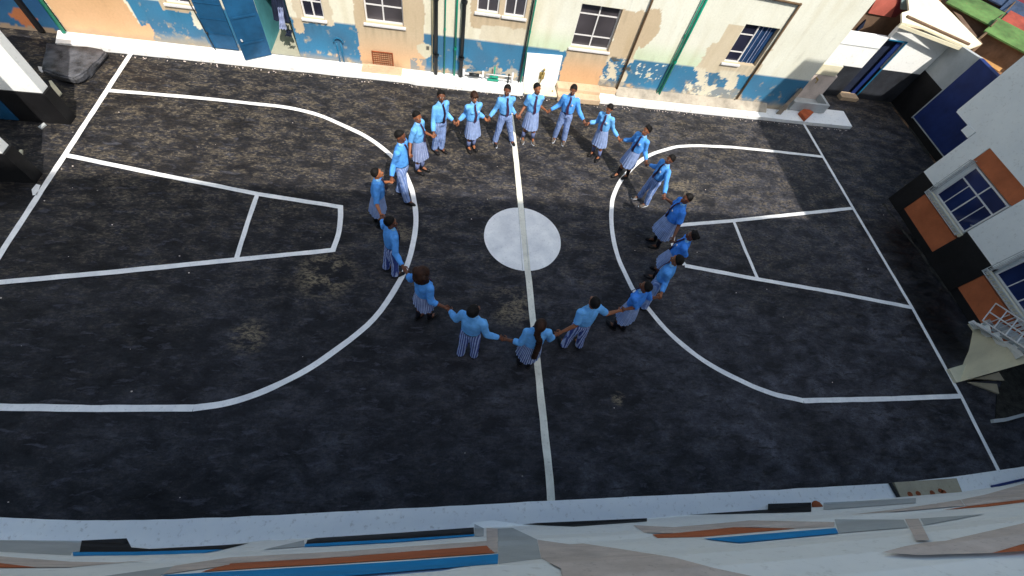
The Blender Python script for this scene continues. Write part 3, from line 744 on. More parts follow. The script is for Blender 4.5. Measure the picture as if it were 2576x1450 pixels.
# ------------------------------------------------------------------ right: wash basin, brick, cottage
t = thing('wash_basin', 'old concrete wash trough with splash wall in the far right corner', 'basin', (11.3, 11.2, .1))
bx0, bx1, by0, by1 = 10.48, 11.72, 10.98, 11.55
bm = BM(); box(bm, bx0, bx1, by0, by0 + .07, .12, .40, .01); box(bm, bx0, bx0 + .07, by0 + .07, by1, .12, .40, .01); box(bm, bx1 - .09, bx1, by0 + .07, by1, .12, .40, .01); box(bm, bx0 + .07, bx1 - .09, by0 + .07, by1, .12, .2); obj('trough', bm, M['grey'], t)
bm = BM(); box(bm, bx0 - .02, bx1, by1, by1 + .08, .1, 1.0, .01); obj('splash_wall', bm, M['taupe'], t)
bm = BM(); box(bm, bx0 - .02, bx1 - .1, by1 - .02, by1 + .1, 1.0, 1.32, .01); obj('splash_cap', bm, M['cream'], t)
bm = BM(); rod(bm, (11.05, by1 - .02, .9), (11.05, by1 - .14, .9), .02); rod(bm, (11.05, by1 - .13, .9), (11.05, by1 - .14, .8), .016); obj('tap', bm, M['brass'], t)
bm = BM(); slab3(bm, [(9.95, WY - .24, .11), (10.1, WY - .24, .11), (10.33, WY - .06, .86), (10.25, WY - .06, .9)], (0, .04, 0)); tag(obj('leaning_plank', bm, M['timber']), 'weathered plank leaning on the wall left of the wash basin', 'plank')
br = [G(*p, .2) for p in c4((475, 1045), (535, 1005), (608, 1050), (535, 1118))]
bm = BM(); prism(bm, br, .102, .2); bmesh.ops.bevel(bm, geom=list(bm.edges), offset=.008, segments=2, affect='EDGES'); tag(obj('brick', bm, M['brick']), 'red clay brick lying on the kerb before the wash basin', 'brick')

# low walls between the building and cottage
YB = 12.2
t = thing('yard_wall', 'white yard wall with black plinth between the cream building and the doorway', 'wall', (11.4, YB, 0))
bm = BM(); box(bm, 10.42, 12.93, YB, YB + .15, 1.0, 1.95, .008); obj('upper_wall', bm, M['white'], t)
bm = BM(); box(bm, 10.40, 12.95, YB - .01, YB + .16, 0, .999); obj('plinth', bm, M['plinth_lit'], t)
bm = BM(); box(bm, 10.42, 12.93, YB - .012, YB - .002, 1.62, 1.635); obj('groove', bm, M['grey'], t)
t = thing('mud_shed', 'brown mud walled shed with a red tin roof behind the white yard wall', 'shed', (12, 14, 0))
bm = BM(); box(bm, 10.5, 14.0, 13.0, 16, 0, 2.62); obj('wall', bm, M['mud'], t)
P0 = [onY(x, y, 12.95) for x, y in c4((1215, -40), (1420, -40), (1330, 165), (1115, 125))]
bm = BM(); slab3(bm, P0, (.0, 1.6, .25)); obj('roof', bm, M['red_tin'], t)
P0 = [onY(x, y, 12.93) for x, y in c4((1420, -40), (1470, -40), (1430, 110), (1370, 165), (1332, 165))]
bm = BM(); slab3(bm, P0, (0, 1.2, .2)); obj('roof_side', bm, M['dark_red'], t)
P0 = [onY(x, y, 12.88) for x, y in c4((1430, -40), (1570, -40), (1510, 95), (1420, 90))]
bm = BM(); slab3(bm, P0, (0, .6, 0)); obj('aqua_panel', bm, M['aqua_tin'], t)
bm = BM(); P0 = [onY(x, y, 12.99) for x, y in c4((1020, 250), (1090, 180), (1060, 250), (990, 300))]; slab3(bm, P0, (0, -.05, 0)); obj('dark_vent', bm, M['dark_cloth'], t)

CT = thing('white_cottage', 'small white cottage with black plinth, narrow dark doorway and cream roof at far right', 'building', (14, YB, 0))
dx0, dx1 = 12.97, 13.62
bm = BM()
for (x0, x1, z0, z1) in ((dx1, 15.1, 1.04, 2.25), (dx0, dx1, 1.93, 2.25)): box(bm, x0, x1, YB, YB + .14, z0, z1)
obj('wall', bm, M['white'], CT)
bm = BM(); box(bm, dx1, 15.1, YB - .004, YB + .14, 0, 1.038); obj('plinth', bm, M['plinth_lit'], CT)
bm = BM(); box(bm, dx0, dx1, YB + .15, YB + .17, 0, 1.92); obj('dim_passage', bm, M['dark_cloth'], CT)
bm = BM(); box(bm, dx1 - .045, dx1, YB - .03, YB - .006, .05, 1.93); box(bm, dx0, dx1 - .045, YB - .02, YB + .02, 1.9, 1.93); fo = obj('door_frame', bm, M['frame_blue'], CT)
bm = BM(); box(bm, dx1 - .22, dx1 - .05, YB + .06, YB + .09, .1, 1.9); obj('door', bm, M['navy'], CT)
bm = BM(); box(bm, dx0 - .05, dx1 - .04, YB - .22, YB + .1, 0, .12, .01); obj('door_step', bm, M['tan'], CT)
# roof plane rising away from the eave
n_ = Vector((.10, -.38, 1)).normalized(); A0 = onY(*c4((1432, 212))[0], 12.0)
def RP(*p): return [onP(*q, A0, n_) for q in c4(*p)]
bm = BM(); slab3(bm, RP((1432, 212), (1640, 262), (2070, 455), (2180, 412), (2080, 310), (1905, 130), (1765, -5), (1700, -70), (1480, -70), (1500, 100), (1430, 120)), (0, 0, -.05)); obj('roof', bm, M['cream'], CT)
E0 = RP((1432, 206), (2062, 448)); bm = BM(); slab3(bm, [E0[0] + Vector((0, -.02, -.14)), E0[1] + Vector((0, -.02, -.14)), E0[1] + Vector((0, -.02, -.055)), E0[0] + Vector((0, -.02, -.055))], (0, .05, 0)); obj('eave_board', bm, M['cream'], CT)
bm = BM(); rod(bm, RP((1470, 165))[0] + Vector((0, 0, .03)), RP((2050, 425))[0] + Vector((0, 0, .03)), .035); obj('gutter', bm, M['mud'], CT)

# end wall at the far right (black plinth, grey, navy)
XE = 15.1
t = thing('end_wall', 'end wall at far right, black plinth below grey render and a large navy painted part', 'wall', (XE, 10.5, 0))
bm = BM(); slab3(bm, [(XE, YB + .14, 1.2), (XE, 11.18, 1.2), (XE, 11.18, 2.25), (XE, YB + .14, 2.1)], (.15, 0, 0)); obj('grey_render', bm, M['grey'], t)
bm = BM(); slab3(bm, [(XE - .004, YB, 0), (XE - .004, 11.18, 0), (XE - .004, 11.18, 1.199), (XE - .004, YB, 1.199)], (.15, 0, 0)); slab3(bm, [(XE - .004, 11.178, 0), (XE - .004, 7.0, 0), (XE - .004, 7.0, .24), (XE - .004, 11.178, .22)], (.15, 0, 0)); obj('plinth', bm, M['black_paint'], t)
bm = BM(); slab3(bm, [(XE - .02, 11.16, .25), (XE - .02, 7.0, .27), (XE - .02, 7.0, 2.25), (XE - .02, 11.16, 2.25)], (.17, 0, 0)); obj('navy_panel', bm, M['navy'], t)
bm = BM(); box(bm, XE - .03, XE - .022, 11.13, 11.17, .2, 2.27); box(bm, XE - .03, XE - .022, 7.0, 11.13, .22, .25); obj('white_edging', bm, M['grey'], t)

# ------------------------------------------------------------------ right classroom block
XB = 12.35
RB = thing('classroom_block', 'white classroom block on the right with terracotta panels, barred windows and a projecting upper storey', 'building', (XB, 5, 0))
def pX(p): return onX(p[0], p[1], XB)
ytop = 7.62
bm = BM(); box(bm, XB + .10, XB + 6, 2.98, ytop - .01, 0, 2.30); box(bm, XB + 1.9, XB + 6, -1.0, 2.97, 0, 2.30); obj('core_wall', bm, M['white'], RB)
k = 1.0
# measured on the plane x = XB
def yz(*p): return [onX(q[0], q[1], XB) for q in p]
pier = yz(*c5((440, 555), (545, 640), (765, 950), (935, 1205), (1060, 1400)))
YA = 7.62; YP1 = 7.10; YP2 = 5.66; YP3 = 4.60; YP4 = 3.0
Zp = 1.02; Zt = 2.30
def blk(name, y0, y1, z0, z1, d, mat, par=RB, bev=0):
    bm = BM(); box(bm, XB - d, XB + .099, y0, y1, z0, z1, bev); return obj(name, bm, mat, par)
blk('pillar', YP1, YA, Zp, Zt - .002, .02, M['white']); blk('pillar_foot', YP1, YA, 0, Zp - .002, .02, M['black_paint'])
blk('pillar', YP3, YP2, Zp, Zt - .002, .02, M['white']); blk('pillar_foot', YP3, YP2, 0, Zp - .002, .02, M['black_paint'])
bm = BM(); box(bm, XB + 1.87, XB + 1.899, -1.0, 2.96, 0, 1.0); obj('pillar_foot', bm, M['black_paint'], RB)
blk('terracotta_panel', YP2 + .002, YP1 - .002, .17, .74, .0, M['terracotta']); blk('terracotta_panel', YP4, YP3 - .002, .20, .76, .0, M['terracotta'])
blk('black_footing', YP2 + .002, YP1 - .002, 0, .168, .0, M['black_paint']); blk('black_footing', YP4, YP3 - .002, 0, .198, .0, M['black_paint'])
blk('terracotta_panel', YP2 + .002, YP1 - .002, 1.93, Zt - .004, .0, M['terracotta']); blk('terracotta_panel', YP4, YP3 - .002, 1.93, Zt - .004, .0, M['terracotta'])
def barwin(y0, y1, z0, z1):
    bm = BM(); X0 = XB + .03
    fw = .035
    box(bm, X0 - .02, X0 + .03, y0, y1, z0, z0 + fw); box(bm, X0 - .02, X0 + .03, y0, y1, z1 - fw, z1); box(bm, X0 - .021, X0 + .031, y0, y0 + fw, z0 + fw, z1 - fw); box(bm, X0 - .021, X0 + .031, y1 - fw, y1, z0 + fw, z1 - fw)
    zt = z0 + (z1 - z0) * .66; box(bm, X0 - .015, X0 + .025, y0 + fw, y1 - fw, zt - .014, zt + .014)
    ym = (y0 + y1) / 2; box(bm, X0 - .012, X0 + .022, ym - .014, ym + .014, z0 + fw, z1 - fw)
    for q in (.25, .75): yq = y0 + (y1 - y0) * q; box(bm, X0 - .011, X0 + .021, yq - .01, yq + .01, z0 + fw, zt - .014)
    w = obj('window', bm, M['frame_white'], RB)
    bm = BM(); box(bm, X0, X0 + .01, y0 + .01, y1 - .01, z0 + .01, z1 - .01); obj('pane', bm, M['glass_blue'], w)
    bm = BM(); box(bm, XB - .05, X0 - .022, y0 - .06, y1 + .1, z0 - .10, z0 - .01, .008); obj('sill', bm, M['cream'], w)
    # cage of bars standing off the window
    bm = BM(); xo = XB - .16
    for z in (z0 - .07, z0 + .03): rod(bm, (xo, y0 - .03, z), (xo, y1 + .13, z), .009, n=6)
    for y in (y1 + .05, y1 + .12):
        rod(bm, (xo, y, z0 - .07), (xo, y, z1 + .08), .009, n=6)
    kk = int((y1 - y0) / .085)
    for i in range(kk + 2):
        y = y0 + (y1 - y0 + .1) * i / (kk + 1); rod(bm, (XB - .05, y, z0 - .03), (xo, y, z0 - .07), .008, n=6); rod(bm, (xo, y, z0 - .07), (xo, y, z0 + .03), .008, n=6)
    obj('security_bars', bm, M['steel'], w); bm = BM()
    for q_ in (XB - .02, xo + .07, xo): rod(bm, (q_, y1 + .08, z0 - .07), (q_, y1 + .08, z1 + .08), .006, n=6)
    for i in range(9):
        z = z0 + (z1 - z0) * i / 8; rod(bm, (XB - .02, y1 + .08, z), (xo, y1 + .08, z), .005, n=6)
    obj('side_bars', bm, M['steel'], w)
    for y, z in ((y0 - .03, z1 + .04), (y1 + .12, z1 + .04), (y1 + .12, z0 + .25), (y0 - .03, z0 + .3)):
        bm = BM(); rod(bm, (XB + .0, y, z), (xo - .06, y, z + .02), .006, n=6); obj('bracket', bm, M['steel'], w)
    return w
barwin(5.70, 6.93, .93, 1.90); barwin(3.05, 4.52, .96, 1.90)
# upper storey: projects beyond the end of the ground floor
bm = BM(); box(bm, XB - .03, XB + 6, -1.2, 8.40, 2.302, 5.6); 
obj('upper_storey', bm, M['white'], RB)
bm = BM(); box(bm, XB - .04, XB + .4, 7.63, 7.9, 2.12, 2.299); box(bm, XB - .035, XB + .4, 7.9, 8.38, 2.27, 2.30); obj('bracket', bm, M['white'], RB)
bm = BM(); box(bm, XB - .03, XB + 6, -1, 4.35, 5.602, 11.1); obj('roof_storey', bm, M['white'], RB)

# entrance stair with curved white parapet and railing
ST = thing('entrance_stair', 'white curved stair parapet with zigzag treads and a railing beside the right hand block', 'stair', (11.8, 2.9, 0))
def sz(cx): return .05 + 1.35 * max(0, min(1, (cx - 1110) / 390)) ** 1.1     # height of the flight by its place along the climb
def S6(pts, dz=0): return [G(*c6(q)[0], sz(q[0]) + dz) for q in pts]
def strip3(bm, A_, B_, off=(0, 0, -.05)):
    """band between two rows of points, thickened"""
    for k in range(len(A_) - 1): slab3(bm, [A_[k], A_[k + 1], B_[k + 1], B_[k]], off)
# flared side wall: broad cream plaster face sweeping up beside the treads
lo = [(905, 500), (1108, 440), (1132, 360), (1126, 290), (1100, 220), (1062, 168)]
bm = BM(); slab3(bm, [G(*c6(q)[0], .07) for q in ((905, 500), (1108, 440), (1140, 440), (1200, 520), (1050, 575), (962, 598))], (0, 0, -.07)); 
slab3(bm, [G(*c6(q)[0], .075) for q in ((1108, 440), (1132, 360), (1126, 290), (1100, 220), (1062, 168), (1110, 160), (1160, 250), (1190, 330), (1196, 420), (1141, 440))], (0, 0, -.07))
obj('parapet_foot', bm, M['cream'], ST)
top = S6([(1110, 160), (1165, 200), (1215, 262), (1280, 300), (1345, 345), (1420, 400), (1530, 470)]); bot = S6([(1140, 440), (1172, 470), (1205, 500), (1262, 505), (1330, 470), (1420, 430), (1530, 395)], 0)
bot = [G(*c6(q)[0], z) for q, z in (((1140, 440), .06), ((1172, 500), .08), ((1210, 520), .12), ((1262, 505), .25), ((1330, 480), .45), ((1420, 450), .7), ((1530, 415), 1.0))]
top = [G(*c6(q)[0], z) for q, z in (((1110, 160), .09), ((1150, 215), .2), ((1200, 268), .38), ((1270, 300), .6), ((1340, 335), .85), ((1420, 380), 1.1), ((1530, 440), 1.4))]
bm = BM(); rows = [[bm.verts.new(t_.lerp(b_, j / 4)) for t_, b_ in zip(top, bot)] for j in range(5)]
rows.append([bm.verts.new((v.co.x, v.co.y, -.01)) for v in rows[4]]); back = [bm.verts.new((v.co.x, v.co.y + .02, -.01)) for v in rows[0]]
for A_, B_ in list(zip(rows, rows[1:])) + [(back, rows[0])]:
    for k in range(len(A_) - 1): bm.faces.new((A_[k], A_[k + 1], B_[k + 1], B_[k]))
obj('parapet', bm, M['cream'], ST)
zz = [(1060, 155), (1110, 140), (1120, 165), (1165, 130), (1195, 150), (1215, 240), (1270, 232), (1300, 300), (1360, 300), (1400, 340), (1450, 400), (1410, 425), (1385, 380), (1345, 335), (1280, 335), (1235, 262), (1165, 268), (1150, 205), (1100, 210)]
bm = BM(); slab3(bm, S6(zz, .06), (0, 0, -.05)); obj('stringer', bm, M['white'], ST)
for k in range(6):
    x_ = 1120 + 66 * k; y_ = 118 + 44 * k
    bm = BM(); slab3(bm, [G(*c6(q)[0], sz(x_ + 30) + .02) for q in ((x_, y_), (x_ + 70, y_ + 34), (x_ + 96, y_ - 6), (x_ + 26, y_ - 40))], (0, 0, -.12)); obj('tread', bm, M['grey'], ST)
bm = BM()
def rl(u, lane, dz):
    q = (1150 + 330 * u + 48 * lane, 150 + 215 * u - 62 * lane); return G(*c6(q)[0], sz(1150 + 330 * u) + dz)
for lane in (0, 1, 2):
    for k in range(11): a = rl(k / 10, lane, .05); rod(bm, a, a + Vector((0, 0, .45)), .012, n=8)
    for dz in (.05, .25, .5): 
        for k in range(4): rod(bm, rl(k / 4, lane, dz), rl((k + 1) / 4, lane, dz), .015, n=8)
for k in range(5): rod(bm, rl(k / 4, 0, .5), rl(k / 4, 2, .5), .012, n=6)
obj('railing', bm, M['frame_white'], ST)
bm = BM()
for pl in (((1030, 590), (1250, 530), (1290, 590), (1060, 575)), ((1030, 600), (1235, 615), (1252, 685))):
    P = [G(*q) for q in c6(*pl)]; prism(bm, P, .01, .05)
tag(obj('board_offcut', bm, M['cardboard']), 'two pale wedge shaped board offcuts below the stair parapet', 'board')
bm = BM(); P = [G(*q) for q in c6((1205, 870), (1300, 860), (1450, 820), (1480, 815), (1480, 835), (1300, 885), (1210, 895))]; prism(bm, P, .0, .06)
tag(obj('drain_edge', bm, M['grey']), 'narrow grey concrete drain edge on the ground at the right frame edge', 'drain edge')
bm = BM(); P = [G(*q) for q in c6((1245, 560), (1290, 600), (1250, 690), (1240, 870), (1300, 860), (1500, 810), (1500, 430), (1260, 510))]; prism(bm, P, .0, .012)
tag(obj('concrete_pad', bm, M['moss']), kind='structure')

# ------------------------------------------------------------------ near building the photograph is taken from
NB = thing('balcony_building', 'white building in the foreground seen from above, with blue, terracotta and shade-toned bands', 'building', (0, -1, 0))
b0 = [(-700, 1318), (-300, 1335), (-120, 1350), (0, 1359), (205, 1361), (318, 1356), (322, 1374), (376, 1380), (560, 1372), (663, 1360), (817, 1352), (1186, 1328), (1190, 1315), (1240, 1309), (1306, 1319), (1443, 1323), (1627, 1304), (1726, 1296), (1931, 1282), (1935, 1268), (2071, 1265), (2266, 1251), (2420, 1238), (2576, 1215), (2800, 1165)]
def b0y(x):
    for (a, b), (c, d) in zip(b0, b0[1:]):
        if a <= x <= c: return b + (d - b) * (x - a) / (c - a)
    return b0[-1][1]
bs = [(-700, 1318), (-300, 1335), (0, 1358), (205, 1366), (400, 1370), (700, 1360), (1186, 1330), (1500, 1316), (1931, 1284), (2266, 1252), (2576, 1213), (2800, 1165)]
def bsy(x):
    for (a, b), (c, d) in zip(bs, bs[1:]):
        if a <= x <= c: return b + (d - b) * (x - a) / (c - a)
    return bs[-1][1]
ZF = [(-30, .5), (0, .55), (8, 1.0), (26, 1.5), (34, 2.4), (48, 2.65), (62, 3.5), (84, 4.0), (95, 4.7), (130, 5.0), (180, 5.2), (260, 5.4), (420, 5.6)]
def zfield(x, y):
    t = y - bsy(x)
    for (a, b), (c, d) in zip(ZF, ZF[1:]):
        if a <= t <= c: return b + (d - b) * (t - a) / (c - a)
    return ZF[0][1] if t < ZF[0][0] else ZF[-1][1]
def sheet(bm, poly, lift, step=10):
    """dense patch over the facade relief bounded by the outline"""
    P = [Vector((p[0], p[1])) for p in poly]; Q = []
    for a, b in zip(P, P[1:] + P[:1]):
        k = max(1, int((b - a).length / step))
        for i in range(k): Q.append(a.lerp(b, i / k))
    b2 = bmesh.new(); f = b2.faces.new([b2.verts.new((q.x, q.y, 0)) for q in Q]); bmesh.ops.triangulate(b2, faces=[f])
    xs_ = [q.x for q in Q]; ys_ = [q.y for q in Q]
    x = math.floor(min(xs_) / step) * step
    while x < max(xs_):
        bmesh.ops.bisect_plane(b2, geom=list(b2.verts) + list(b2.edges) + list(b2.faces), plane_co=(x, 0, 0), plane_no=(1, 0, 0)); x += step
    y = math.floor(min(ys_) / 3) * 3
    while y < max(ys_):
        bmesh.ops.bisect_plane(b2, geom=list(b2.verts) + list(b2.edges) + list(b2.faces), plane_co=(0, y, 0), plane_no=(0, 1, 0)); y += 3
    mp = {}
    for v in b2.verts:
        g = G(v.co.x, v.co.y, zfield(v.co.x, v.co.y) + lift); mp[v] = bm.verts.new(g)
    for f in b2.faces: bm.faces.new([mp[v] for v in f.verts])
    b2.free()
bm = BM(); sheet(bm, b0 + [(2800, 1640), (-700, 1640)], 0); o = obj('wall', bm, M['white'], NB)
def band(name, mat, pts, lift=.02):  # taupe and grey patches put the shade of recessed faces into the colour
    bm = BM(); sheet(bm, pts, lift + .03); return obj(name, bm, mat, NB)
band('plinth', M['black_paint'], c7((600, 474), (932, 458), (900, 520), (1000, 528), (1100, 536), (1640, 508), (1830, 494), (1640, 540), (1000, 556), (585, 560)), .015)
band('grey_shade_band', M['grey'], c7((-200, 470), (0, 472), (598, 476), (585, 556), (530, 560), (520, 584), (0, 556), (-200, 540)), .012)
band('window_ledge', M['sky_blue'], c7((535, 560), (1000, 557), (1640, 539), (1500, 567), (1000, 583), (540, 587)), .03)
band('plinth', M['black_paint'], c7((2262, 470), (2330, 455), (2576, 440)) + c8((500, 420), (1095, 378), (1097, 425), (500, 465)) + c7((2576, 480), (2252, 500)), .015)
band('window_ledge', M['sky_blue'], c7((2245, 500), (2576, 482)) + c8((500, 466), (1100, 428), (1100, 440), (500, 488), (0, 515)) + c7((2240, 520)), .03)
band('grey_shade_band', M['grey'], c7((2238, 472), (2238, 519), (1935, 541)), .02)
band('taupe_shade_band', M['taupe'], c7((-200, 575), (0, 590), (520, 630), (850, 636), (1170, 614), (850, 642), (520, 670), (270, 672), (0, 640), (-200, 620)))
band('terracotta_panel', M['terracotta'], c7((-200, 620), (0, 640), (270, 672), (0, 674), (-200, 660)))
band('taupe_shade_band', M['taupe'], c7((1690, 598), (2576, 550)) + c8((500, 525), (1190, 478), (1190, 511), (500, 565), (0, 602)) + c7((1690, 642), (1690, 655), (1200, 722), (1280, 660)))
band('terracotta_panel', M['terracotta'], c7((1692, 644), (2576, 592)) + c8((600, 555), (1190, 512), (1250, 565), (600, 610), (0, 648)) + c7((1900, 675), (1480, 704)))
band('grey_shade_band', M['grey'], c7((700, 745), (1280, 663), (1195, 724), (1170, 750)), .015)
band('window_ledge', M['sky_blue'], c7((1180, 728), (1900, 690)) + c8((0, 661), (600, 625), (1275, 573), (1272, 645), (700, 690), (130, 737), (0, 760), (-500, 830), (-700, 800)), .03)
band('pier_side', M['grey'], c8((1100, 352), (1168, 384), (1168, 441), (1100, 441)))  # grey paints the shaded side and recess of the pier
band('pier_face', M['taupe'], c8((1188, 382), (1272, 386), (1272, 562), (1215, 552), (1190, 500)))
band('pier_side', M['grey'], c8((1274, 386), (1380, 381), (1560, 466), (1590, 606), (1276, 645)))
band('plinth', M['black_paint'], c8((1450, 356), (1560, 345), (2370, 310), (2370, 334), (1830, 372)), .015)
band('taupe_shade_band', M['taupe'], c8((1562, 468), (1800, 502), (1900, 496), (2200, 540), (2576, 600)) + c9((300, 862), (600, 925), (500, 1100), (0, 1100)) + c8((1750, 800), (1850, 736), (1592, 606)))
band('plinth', M['black_paint'], c9((90, 470), (690, 430), (692, 388), (1010, 378), (1010, 446), (400, 464)), .015)
band('grey_shade_band', M['grey'], c9((1100, 380), (1780, 346), (1780, 382), (1100, 432)), .012)
band('taupe_shade_band', M['taupe'], c9((-300, 545), (0, 560), (350, 530), (560, 510), (1180, 522), (1180, 556), (900, 570), (560, 559), (440, 560), (0, 604), (-220, 600)))
band('terracotta_panel', M['terracotta'], c9((-160, 612), (0, 605), (440, 561), (900, 571), (200, 632), (-120, 640)))
band('window_ledge', M['sky_blue'], c9((215, 645), (1190, 566), (1210, 605), (480, 675)), .03)
band('grey_shade_band', M['grey'], c9((1182, 502), (1690, 505), (1720, 562), (1212, 604)), .012)
band('grey_shade_band', M['grey'], c9((1812, 496), (2290, 463), (1840, 545)), .012)
band('taupe_shade_band', M['taupe'], c9((1300, 468), (1700, 420), (2108, 358), (2138, 400), (1700, 440)))
band('taupe_shade_band', M['taupe'], c9((2112, 357), (2300, 318), (2576, 240), (2800, 150), (2800, 300), (2576, 354), (2162, 404), (2142, 398)))
band('terracotta_panel', M['terracotta'], c9((1980, 432), (2160, 406), (2576, 356), (2800, 300), (2800, 330), (2576, 376), (2300, 410)))
band('pier_face', M['taupe'], c9((1700, 500), (1800, 497), (1880, 655), (1780, 657)), .03)
band('taupe_shade_band', M['taupe'], c9((1530, 745), (1700, 700), (1850, 672), (2000, 660), (2576, 530), (2800, 470), (2800, 620), (2576, 680), (2340, 750), (1800, 765)))
band('terracotta_panel', M['terracotta'], c9((2340, 751), (2576, 682), (2800, 625), (2800, 690), (2576, 735)))
# body of the building behind the camera, then an unseen mass shaped to shade the court
bm = BM(); box(bm, -14.5, 18.5, -5, -.8, 0, 5.9); obj('main_block', bm, M['white'], NB)
bm = BM(); box(bm, -14.5, 18.5, -12, -5.01, 0, 16.62); obj('court_shade_block', bm, M['white'], NB)  # unseen added mass, height and setback chosen to shade court, spare near ledges

# things on the near kerb
bm = BM(); P = [G(*q, .16) for q in c9((1620, 230), (2080, 200), (2122, 302), (1672, 342))]; prism(bm, P, .104, .16); t = tag(obj('plywood_board', bm, M['cardboard']), 'beige board with brown marks lying on the near kerb at right', 'board')
for q in ((1740, 318), (1800, 312), (1905, 310), (1965, 292), (1990, 305)):
    bm = BM()
    p = G(*c9(q)[0], .17); bmesh.ops.create_circle(bm, cap_ends=True, segments=9, radius=.055, matrix=Matrix.Translation((p.x, p.y, .164)) @ Matrix.Diagonal((1, .7 + .3 * random.random(), 1, 1)))
    obj('brown_mark', bm, M['rust'], t)
bm = BM(); a = G(*c9((1590, 232))[0], .13); b = G(*c9((1655, 345))[0], .13); rod(bm, a, b, .03); tag(obj('dark_pole', bm, M['pipe_black']), 'short dark pole on the near kerb beside the beige board', 'pole')
bm = BM(); a = G(*c9((2340, 262))[0], .13); b = G(*c9((2640, 195))[0], .13); rod(bm, a, b, .022); tag(obj('blue_hose', bm, M['navy']), 'dark blue hose on the near kerb at the right frame edge', 'hose')
p = G(*c9((1055, 408))[0], .75)
bm = BM(); ball(bm, (p.x, p.y, p.z), .085, .085, .06); 
for v in bm.verts: v.co += Vector((1, 1, 1)) * .008 * noise.noise(v.co * 18)
tag(obj('clay_pot', bm, M['rust'], smooth=True), 'round rusty brown clay pot on the dark ledge of the near building', 'pot')

# ------------------------------------------------------------------ shanty yards beyond the cottage
def shack(label, x, y, w, d, h, rz, wallm, roofm, slope=.2):
    t = thing('shack', label, 'shack', (x, y, 0), rz, 'shacks beyond the end wall'); LOCAL.add(t.name)
    bm = BM(); box(bm, -w / 2, w / 2, -d / 2, d / 2, 0, h); obj('wall', bm, wallm, t)
    bm = BM(); slab3(bm, [(-w / 2 - .15, -d / 2 - .15, h), (w / 2 + .15, -d / 2 - .15, h), (w / 2 + .15, d / 2 + .15, h + slope), (-w / 2 - .15, d / 2 + .15, h + slope)], (0, 0, .05))
    for i in range(int(w / .25)): box(bm, -w / 2 + i * .25, -w / 2 + i * .25 + .04, -d / 2 - .15, d / 2 + .15, h + .02, h + .045)
    obj('roof', bm, roofm, t)
zg = .8
def C4(x, y): return c4((x, y))[0]
for lab, q, w, d, h, rz, wm, rm in (
    ('green roofed shack, nearer of the two green roofs, beside the red sheet roof', (2480, 395), 1.9, 1.0, .8, -.9, 'mud', 'green_tin'),
    ('green roofed shack, farther of the two green roofs', (2190, 160), 2.6, 1.1, .8, -.9, 'mud', 'green_tin'),
    ('shack with a scarlet sheet roof', (2500, 265), 1.0, .9, .9, -.9, 'mud', 'red_sheet'),
    ('blue roofed shack at the top edge near the green roof', (2400, 25), 2.2, 1.4, .8, -.9, 'mud', 'blue_tin'),
    ('blue roofed shack at the right frame edge', (2590, 180), 1.8, 1.0, .8, -.9, 'mud', 'blue_tin'),
    ('dark red roofed shack in the top right corner', (2590, 30), 1.5, 1.5, .9, -.9, 'mud', 'dark_red')):
    p = G(*C4(*q), h); shack(lab, p.x, p.y, w, d, h, rz, M[wm], M[rm])
r_ = random.Random(3)
for k, (lab, q, w, d, h, rz, wm, rm) in enumerate((
    ('small rusty lean-to shack between the two green roofs', (2330, 300), .9, .7, .5, -.7, 'mud', 'rust'),
    ('small grey tin shack beside the long rail', (2290, 70), .8, .6, .6, -1.1, 'mud', 'aqua_tin'),
    ('low tan roofed hut just past the cottage roof edge', (1960, 40), 1.2, .9, .5, -.8, 'mud', 'tan'),
    ('tiny dark roofed hut against the long mud wall', (2060, 190), .8, .7, .4, -.9, 'mud', 'mud'))):
    p = G(*C4(*q), h); shack(lab, p.x, p.y, w, d, h, rz, M[wm], M[rm])
bm = BM()
for k in range(140):
    u = r_.random(); a = G(*C4(1800 + 560 * u, 20 + 650 * u), 0); v = Vector((r_.uniform(-.1, 1.6), r_.uniform(-.3, .6), 0)); sz = r_.uniform(.03, .11)
    ball(bm, a + v + Vector((0, 0, sz * .5)), sz, sz * r_.uniform(.6, 1.2), sz * .8, None, 7, 5)
tag(obj('rubble', bm, M['rust']), 'scattered red brown rubble beyond the end wall', 'rubble', kind='stuff')
t = thing('mud_wall', 'crumbling brown mud wall and sandy bank beyond the end wall', 'wall', (17, 12, 0))
bm = BM(); a = G(*C4(1800, 10), .6); b = G(*C4(2120, 440), .6); c = G(*C4(2350, 690), .6)
slab3(bm, [(a.x, a.y, 0), (b.x, b.y, 0), (b.x, b.y, .7), (a.x, a.y, .7)], (.3, .1, 0)); obj('long_run', bm, M['mud'], t)
bm = BM(); P = [G(*C4(*q), .1) for q in ((2130, 480), (2240, 440), (2420, 600), (2340, 670), (2230, 600))]; prism(bm, P, -.01, .1); obj('sandy_bank', bm, paint('orange_sand', (.50, .27, .10), .9, .12, 1.5), t)
bm = BM(); rod(bm, G(*C4(2050, 450), .8), G(*C4(2520, 60), .8), .05, n=8); rod(bm, G(*C4(2260, 250), 1.0), G(*C4(2500, 10), 1.0), .03, n=8); obj('rail', bm, M['pipe_brown'], t)

